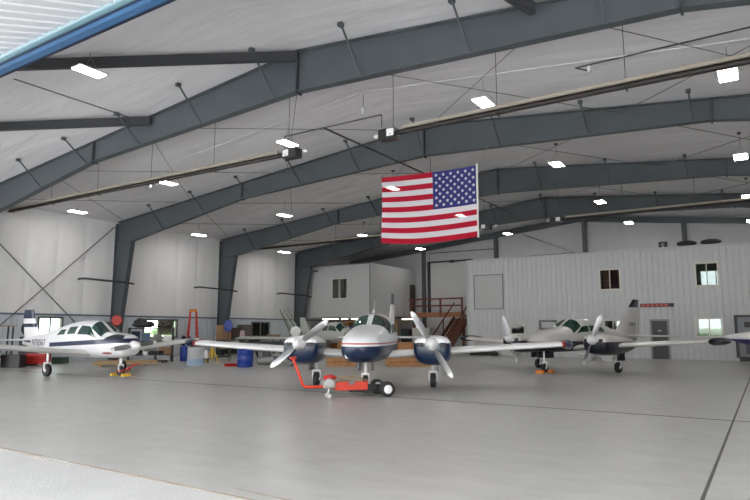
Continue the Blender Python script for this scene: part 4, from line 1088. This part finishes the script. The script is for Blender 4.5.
x, y = G(184.5, 361); drum('narrow dark blue drum behind the white drum', x, y, .24, .75, DRUMB)
blob('black jacket bundle dumped on the narrow blue drum', x, y, .78, .6, .5, .55, mat('blue_black_cloth', (.01, .015, .05), .7), 'jacket', 'jacket')
x, y = G(245, 367); drum('bright blue plastic barrel under the navy twin\'s wing', x, y, .34, .9, DRUMB)
x, y = G(231, 366); o = MB().lathe([(.28, 0), (.33, .1), (.31, .1), (.26, .02), (.02, .02)], n=24).build('drain_pan', RED, smooth=True); o.location = (x, y, 0); tag(o, 'shallow red drain pan on the floor left of the bright blue barrel', 'pan')
x, y = G(205.7, 363); t = thing('plastic_jug', 'white plastic jug on a small dark stand beside the white drum', 'jug', (x, y, .22))
MB().lathe([(.1, 0), (.12, .04), (.12, .28), (.05, .38), (.04, .42), (.02, .42)], n=16).build('body', WMET, t, smooth=True); MB().lathe([(.045, .42), (.045, .46), (.01, .46)], n=12).build('cap', RED, t)
o = MB().box(-.18, .18, -.15, .15, .18, .22).bar((-.15, 0, 0), (-.15, 0, .18), .04).bar((.15, 0, 0), (.15, 0, .18), .04).build('small_stand', BLACK); o.location = (x, y, 0); tag(o, 'small black stand under the white jug', 'stand')
x, y = G(212, 362); t = thing('jack_stand', 'yellow tripod airplane jack beside the white jug', 'airplane jack', (x, y, 0))
for k in range(3):
    a = k * 2 * PI / 3 + .4; MB().bar((.35 * math.cos(a), .35 * math.sin(a), 0), (.06 * math.cos(a), .06 * math.sin(a), .6), .05).build('leg', YEL, t)
MB().lathe([(.07, .2), (.07, .7), (.035, .7), (.035, .85), (.01, .86)], n=14).build('ram', YEL, t, smooth=True)
x, y = G(223, 361); t = thing('parts_cart', 'dark wheeled cart of parts behind the wing, left of the red pan', 'cart', (x, y, 0), YAW)
MB().box(-.35, .35, -.25, .25, .2, .25).box(-.35, .35, -.25, .25, .6, .64).build('tray', BLACK, t)
for sx in (-.32, .32):
    for sy in (-.22, .22): MB().bar((sx, sy, 0), (sx, sy, .75), .04).build('post', BLACK, t)
box_thing('parts_box', 'brown carton on the dark wheeled cart', 'box', x, y, .65, .4, .3, .22, CARD)
# bench with boxes by second column
B2x, B2y = -28.6, 29.0
t = thing('work_bench', 'long grey work bench along the side wall past the second column', 'work bench', (B2x, B2y, 0), 1.45)
MB().box(-1.8, 2.6, -.4, .4, .95, 1.0).build('bench_top', GREY, t)
for xx in (-1.7, .4, 2.5):
    for yy in (-.35, .35): MB().box(xx - .03, xx + .03, yy - .03, yy + .03, 0, .95).build('leg', DSTEEL, t)
MB().box(-1.6, .3, -.3, .35, .1, .8).build('under_cabinet', BLACK, t)
for k, (dx, s, m, lab) in enumerate(((-1.9, .9, CARD, 'tall brown carton on the long grey bench'), (-1.1, .75, mat('dark_brown_box', (.07, .05, .04), .7), 'dark brown carton on the long grey bench'), (-.3, .95, mat('grey_brown_box', (.13, .11, .10), .7), 'grey-brown carton on the long grey bench'), (2.2, .3, mat('tan_box', (.33, .27, .16), .7), 'tan carton on the long grey bench'))):
    X_, Y_ = at(t, dx, 0); box_thing('carton', lab, 'box', X_, Y_, 1.0, .7, .6, s, m, rz=1.45, group='cartons on the long bench')
X_, Y_ = at(t, -1.6, -.2)
q = thing('floor_fan', 'round blue fan on a black stand beside the second wall column', 'fan', (-27.6, 26.3, .0), .6); q.scale = (.72, .72, 1)
MB().lathe([(.26, -.1), (.36, -.08), (.38, 0), (.36, .08), (.26, .1)], (0, 0, 1.85), 'y', 24).build('fan_ring', DRUMB, q, smooth=True)
MB().lathe([(.03, -.05), (.08, -.04), (.08, .05), (.02, .05)], (0, 0, 1.85), 'y', 12).build('motor', BLACK, q)
for k in range(4):
    a = k * PI / 2 + .4; MB().bar((.06 * math.cos(a), 0, 1.85 + .06 * math.sin(a)), (.29 * math.cos(a), .02, 1.85 + .29 * math.sin(a)), .1, .01).build('blade', GREY, q)
MB().tube([(0, 0, .04), (0, 0, 1.5)], .03).build('pole', BLACK, q); MB().lathe([(.28, 0), (.28, .03), (.05, .05)], n=18).build('base', BLACK, q)
q = thing('water_cooler', 'pinkish water jug on a dark dispenser beside the blue fan', 'water cooler', (-27.3, 27.2, 0), .6)
MB().box(-.16, .16, -.16, .16, 0, 1.05).build('dispenser', BLACK, q, bevel=.01); MB().lathe([(.05, 1.05), (.13, 1.12), (.15, 1.2), (.15, 1.5), (.1, 1.56), (.01, 1.57)], n=16).build('jug', mat('pale_pink_plastic', (.6, .45, .45), .3), q, smooth=True)
# stored wing on trestles
x, y = -22.6, 25.4
t = thing('stored_airplane_wing', 'detached grey-white airplane wing lying on dark trestles behind the navy twin', 'airplane wing', (x, y, 0), .35)
b = MB(); rs = []
for k in range(9):
    q = k / 8; rs.append([Vector((-2.4 + 4.6 * q, .75 - c * 1.5, 1.13 - .04 * q + h * 1.2)) for c, h in FOIL])
b.rings(rs).build('wing_skin', mat('bare_grey_wing', (.42, .42, .40), .4), t, smooth=True)
for s in (-1.5, 1.4):
    MB().bar((s, -.5, 0), (s, -.05, 1.0), .07).bar((s, .5, 0), (s, .05, 1.0), .07).bar((s, -.6, 1.02), (s, .6, 1.02), .1).build('trestle', BLACK, t)
MB().box(-2.2, 2.1, -.5, .55, .62, .98).build('padding', BLACK, t)
# floor clutter under the wing
x, y = G(266, 367); t = thing('air_compressor', 'grey air compressor with a hoop handle on the floor right of the blue barrel', 'compressor', (x, y, 0), YAW)
MB().lathe([(.05, -.42), (.16, -.38), (.19, -.3), (.19, .3), (.16, .38), (.05, .42)], (0, 0, .28), 'x', 18).build('tank', GREY, t, smooth=True)
MB().box(-.15, .2, -.12, .12, .46, .66).build('pump', DSTEEL, t, bevel=.02); MB().tube([(-.4, 0, .35), (-.5, 0, .55), (-.42, 0, .72), (-.2, 0, .72)], .02).build('handle', CREAM, t, smooth=True)
wheel(t, .3, -.2, .1, .05); wheel(t, .3, .2, .1, .05)
x, y = G(284, 366); t = tool_chest('low grey rolling cabinet on the floor between compressor and navy twin', x, y, .9, .45, .45, GREY, drawers=2)
blob('small heap of black hoses on the floor behind the compressor', *G(272, 365), 0, .8, .5, .3, TARP, 'hose_coil', 'hose')
# ladders leaning near the third column
for k, (px_, lab, m, dx) in enumerate(((281, 'olive extension ladder leaning on the side wall before the last column', mat('olive_metal', (.16, .15, .09), .5), 0), (291, 'pale aluminium extension ladder leaning over the side wall bench before the last column', CHROME, 0))):
    bx, by = (-27.3, 33.0) if k == 0 else (-26.1, 32.2); tx, ty = (-29.6, 33.4) if k == 0 else (-28.6, 32.6)
    t = thing('extension_ladder', lab, 'ladder', (bx, by, 0), 0)
    d = Vector((tx - bx, ty - by, 3.05)); n_ = Vector((-d.y, d.x, 0)).normalized() * .2
    for s in (-1, 1): MB().bar(n_ * s, n_ * s + d, .05, .09).build('rail', m, t)
    for j in range(1, 11): MB().tube([n_ + d * j / 11, -n_ + d * j / 11], .018, 6).build('rung', m, t)
    MB().bar(n_ * 1.4 + Vector((0, 0, .02)), n_ * -1.4 + Vector((0, 0, .02)), .06).build('foot', BLACK, t)
t = thing('drum_fan', 'white drum fan with a dark centre on a stand, left of the stripped airplane', 'fan', (-25.3, 29.9, 0), .4)
MB().lathe([(.24, -.14), (.33, -.14), (.34, 0), (.33, .14), (.24, .14)], (0, 0, 1.5), 'y', 22).build('shroud', WMET, t, smooth=True)
MB().lathe([(.24, -.02), (.02, -.06), (.02, 0), (.24, 0)], (0, 0, 1.5), 'y', 16).build('fan_blades', BLACK, t)
MB().tube([(-.35, 0, 0), (-.35, 0, 1.5)], .03).tube([(.35, 0, 0), (.35, 0, 1.5)], .03).tube([(-.35, -.3, .03), (-.35, .3, .03)], .03).tube([(.35, -.3, .03), (.35, .3, .03)], .03).build('stand', BLACK, t)

# --- workshop under the upper room
t = thing('plywood_shelving', 'plywood shelving full of parts along the side wall under the upper room', 'shelving', (-28.6, 39.2, 0), 0)
for z in (.1, .8, 1.5, 2.2): MB().box(-.6, 2.6, -.4, .4, z - .03, z + .03).build('shelf', WOOD, t)
for xx in (-.6, 1.0, 2.6): MB().box(xx - .03, xx + .03, -.4, .4, 0, 2.3).build('upright', WOOD, t)
MB().box(-.6, 2.6, .38, .4, 0, 2.3).build('back_panel', WOOD, t)
cols = [CARD, RED, GREY, WMET, DRUMB, TAN, BLACK]
cn = ['brown', 'red', 'grey', 'white', 'blue', 'tan', 'black']
for r, z in enumerate((.83, 1.53)):
    for k in range(6):
        i = (k * 3 + r * 2) % 7; box_thing('storage_bin', '%s bin, place %s on the %s plywood shelf under the upper room' % (cn[i], ('one', 'two', 'three', 'four', 'five', 'six')[k], ('middle', 'upper')[r]), 'bin', -28.9 + k * .5, 39.1, z, .4, .45, .3 + .08 * ((k * 5 + r) % 3), cols[i], rz=0, group='bins on the plywood shelving')
t = thing('plywood_partition', 'orange plywood wall panel standing under the upper room behind the navy twin', 'wall panel', (-24.6, 40.4, 0), 0)
MB().box(-.9, .55, -.05, .05, 0, 2.38).build('sheet', mat('orange_plywood', (.48, .26, .12), .6, noise=.15), t)
for xx in (-.85, .5): MB().box(xx - .05, xx + .05, .05, .12, 0, 2.38).build('stud', WOOD, t)
t = thing('white_cabinet', 'white metal cabinet with two doors standing under the landing', 'cabinet', (-22.1, 40.9, 0), 0)
MB().box(-.75, .75, -.3, .3, .05, 1.75).build('body', mat('cabinet_white', (.42, .43, .42), .4), t, bevel=.01)
for s in (-1, 1):
    o = MB().box(min(0, s * .73) + .01, max(0, s * .73) - .01, -.33, -.3, .1, 1.7).build('door', mat('cabinet_white', (.42, .43, .42), .4), t); MB().box(s * .06 - .01, s * .06 + .01, -.36, -.33, .85, 1.0).build('handle', BLACK, o)
box_thing('paper_tray', 'white box of papers on the white cabinet', 'box', -22.4, 40.9, 1.75, .4, .3, .2, WMET, rz=0)
t = thing('wall_poster', 'bright white notice on the wall under the landing', 'notice', (-20.3, YE - .05, 1.75)); MB().box(-.4, .4, -.02, .0, -.15, .2).build('sheet', mat('bright_paper', (.8, .82, .8), .6), t)
t = thing('dark_cabinet', 'black narrow cabinet beside the white one under the landing', 'cabinet', (-23.55, 41.0, 0), 0)
MB().box(-.35, .35, -.3, .3, 0, 1.7).build('body', BLACK, t, bevel=.01); MB().box(-.3, .3, -.32, -.3, 1.0, 1.6).build('door', mat('smoke_glass', (.03, .06, .07), .1), t)
# pallets / crates on the floor behind the navy twin
for px_, py_, w, lab in ((341, 366, 1.3, 'wooden pallet crate on the floor between the navy twin\'s left engine and nose'), (408, 366, 1.9, 'long wooden pallet crate on the floor behind the navy twin, stairs side'),):
    x, y = G(px_, py_); t = thing('pallet_crate', lab, 'crate', (x, y, 0), YAW + .1)
    for k in range(3): MB().box(-w / 2, w / 2, -.5 + .45 * k - .05 + .0, -.5 + .45 * k + .05, 0, .1).build('runner', WOOD, t)
    MB().box(-w / 2, w / 2, -.6, .5, .1, .34).build('crate_body', mat('orange_crate_wood', (.42, .20, .08), .7, noise=.2, nscale=5), t)
    MB().box(-w / 2 - .01, w / 2 + .01, -.61, -.6, .2, .22).build('strap', BLACK, t)
x, y = G(398, 362); t = thing('pallet_crate', 'tall light brown crate standing behind the navy twin, beside the staircase', 'crate', (-16.7, 30.0, 0), YAW)
MB().box(-.95, .95, -.4, .4, .1, .92).build('crate_body', mat('orange_crate_wood', (.42, .20, .08), .7), t)
for s in (-.8, 0, .8): MB().box(s - .06, s + .06, -.42, .42, 0, .1).box(s - .05, s + .05, -.43, -.4, .1, .92).build('batten', WOOD, t)
t = thing('pallet_crate', 'orange-brown crate behind the left engine of the navy twin', 'crate', (-19.6, 28.9, 0), YAW)
MB().box(-1.3, 1.1, -.4, .4, .1, .95).build('crate_body', mat('orange_crate_wood', (.42, .20, .08), .7), t)
for s in (-1.1, 0, .9): MB().box(s - .06, s + .06, -.42, .42, 0, .1).box(s - .05, s + .05, -.43, -.4, .1, .95).build('batten', WOOD, t)
# --- under / behind the pearl twin
x, y = G(567, 361); 
t = thing('plastic_tub', 'large white plastic tub on the floor behind the pearl twin', 'tub', (-7.6, 33.3, 0), .1)
for k, xx in enumerate((-.48, .48)):
    MB().lathe([(.30, 0), (.42, .36), (.45, .38), (.40, .38), (.28, .04), (.02, .04)], (xx, 0, 0), 'z', 20).build('basin', WMET, t, smooth=True)
MB().box(-.9, .9, -.42, .42, .36, .40).build('rim', WMET, t)
box_thing('equipment_case', 'white chest on the floor below the far wing of the pearl twin', 'chest', -13.6, 36.4, 0, .75, .5, .6, mat('cool_white', (.6, .62, .62), .5), rz=0)
box_thing('equipment_case', 'long black case on the floor by the office wall, stairs side', 'case', -15.7, 36.7, 0, 1.2, .5, .4, BLACK, rz=0)
blob('black heap of covers on the floor by the office wall beside the white chest', -14.6, 36.3, 0, .7, .5, .35, TARP, 'cover_heap', 'covers', 0)
# --- grey trailer / screen at the edge of the frame
t = thing('utility_trailer', 'grey box trailer with dark window slots beside the edge plane', 'trailer', (-.5, 33.4, 0), -.05)
MB().box(-.75, 2.6, -.1, 1.3, .35, 2.2).build('box_body', mat('trailer_grey', (.22, .23, .25), .5), t, bevel=.02)
MB().box(-.85, -.72, -.16, 1.4, .3, 2.3).box(-.85, 2.7, -.16, -.08, 2.2, 2.3).build('roof_rail', DSTEEL, t)
for k in range(3): MB().box(-.45 + k * .62, 0.0 + k * .62, -.12, -.1, 1.72, 1.98).build('window', BLACK, t)
for k in range(3): MB().box(-.45 + k * .62, 0.0 + k * .62, -.12, -.1, .5, .95).build('vent_panel', DGREY, t)
MB().box(-.75, 2.6, 0, 1.2, .15, .35).build('skirt', BLACK, t)
wheel(t, .9, -.05, .3, .2); wheel(t, .9, 1.25, .3, .2)

# ------------------------------------------------------------------ world and light
w = bpy.data.worlds.new('overcast_sky'); SC.world = w; w.use_nodes = True
nt = w.node_tree; N = nt.nodes; L = nt.links; bg = N['Background']
tc = N.new('ShaderNodeTexCoord'); sp = N.new('ShaderNodeSeparateXYZ'); L.new(tc.outputs['Generated'], sp.inputs[0])
cr = N.new('ShaderNodeValToRGB'); L.new(sp.outputs['Z'], cr.inputs['Fac'])
cr.color_ramp.elements[0].color = (1, .99, .97, 1); cr.color_ramp.elements[1].color = (.84, .91, 1, 1)
L.new(cr.outputs['Color'], bg.inputs['Color']); bg.inputs['Strength'].default_value = 5.5

sl = bpy.data.lights.new('sun', 'SUN'); sl.energy = 24; sl.angle = .02; sl.color = (1, .98, .97)
so = bpy.data.objects.new('sun', sl); COL.objects.link(so); so.rotation_euler = Vector((.25, -1, -1.9)).to_track_quat('-Z', 'Y').to_euler()
SC.view_settings.view_transform = 'Standard'; SC.view_settings.look = 'None'; SC.view_settings.gamma = 1; SC.view_settings.use_curve_mapping = False
SC.view_settings.exposure = 0.2
SC.cycles.max_bounces = 8; SC.cycles.diffuse_bounces = 5; SC.cycles.sample_clamp_indirect = 6
SC.cycles.use_denoising = True
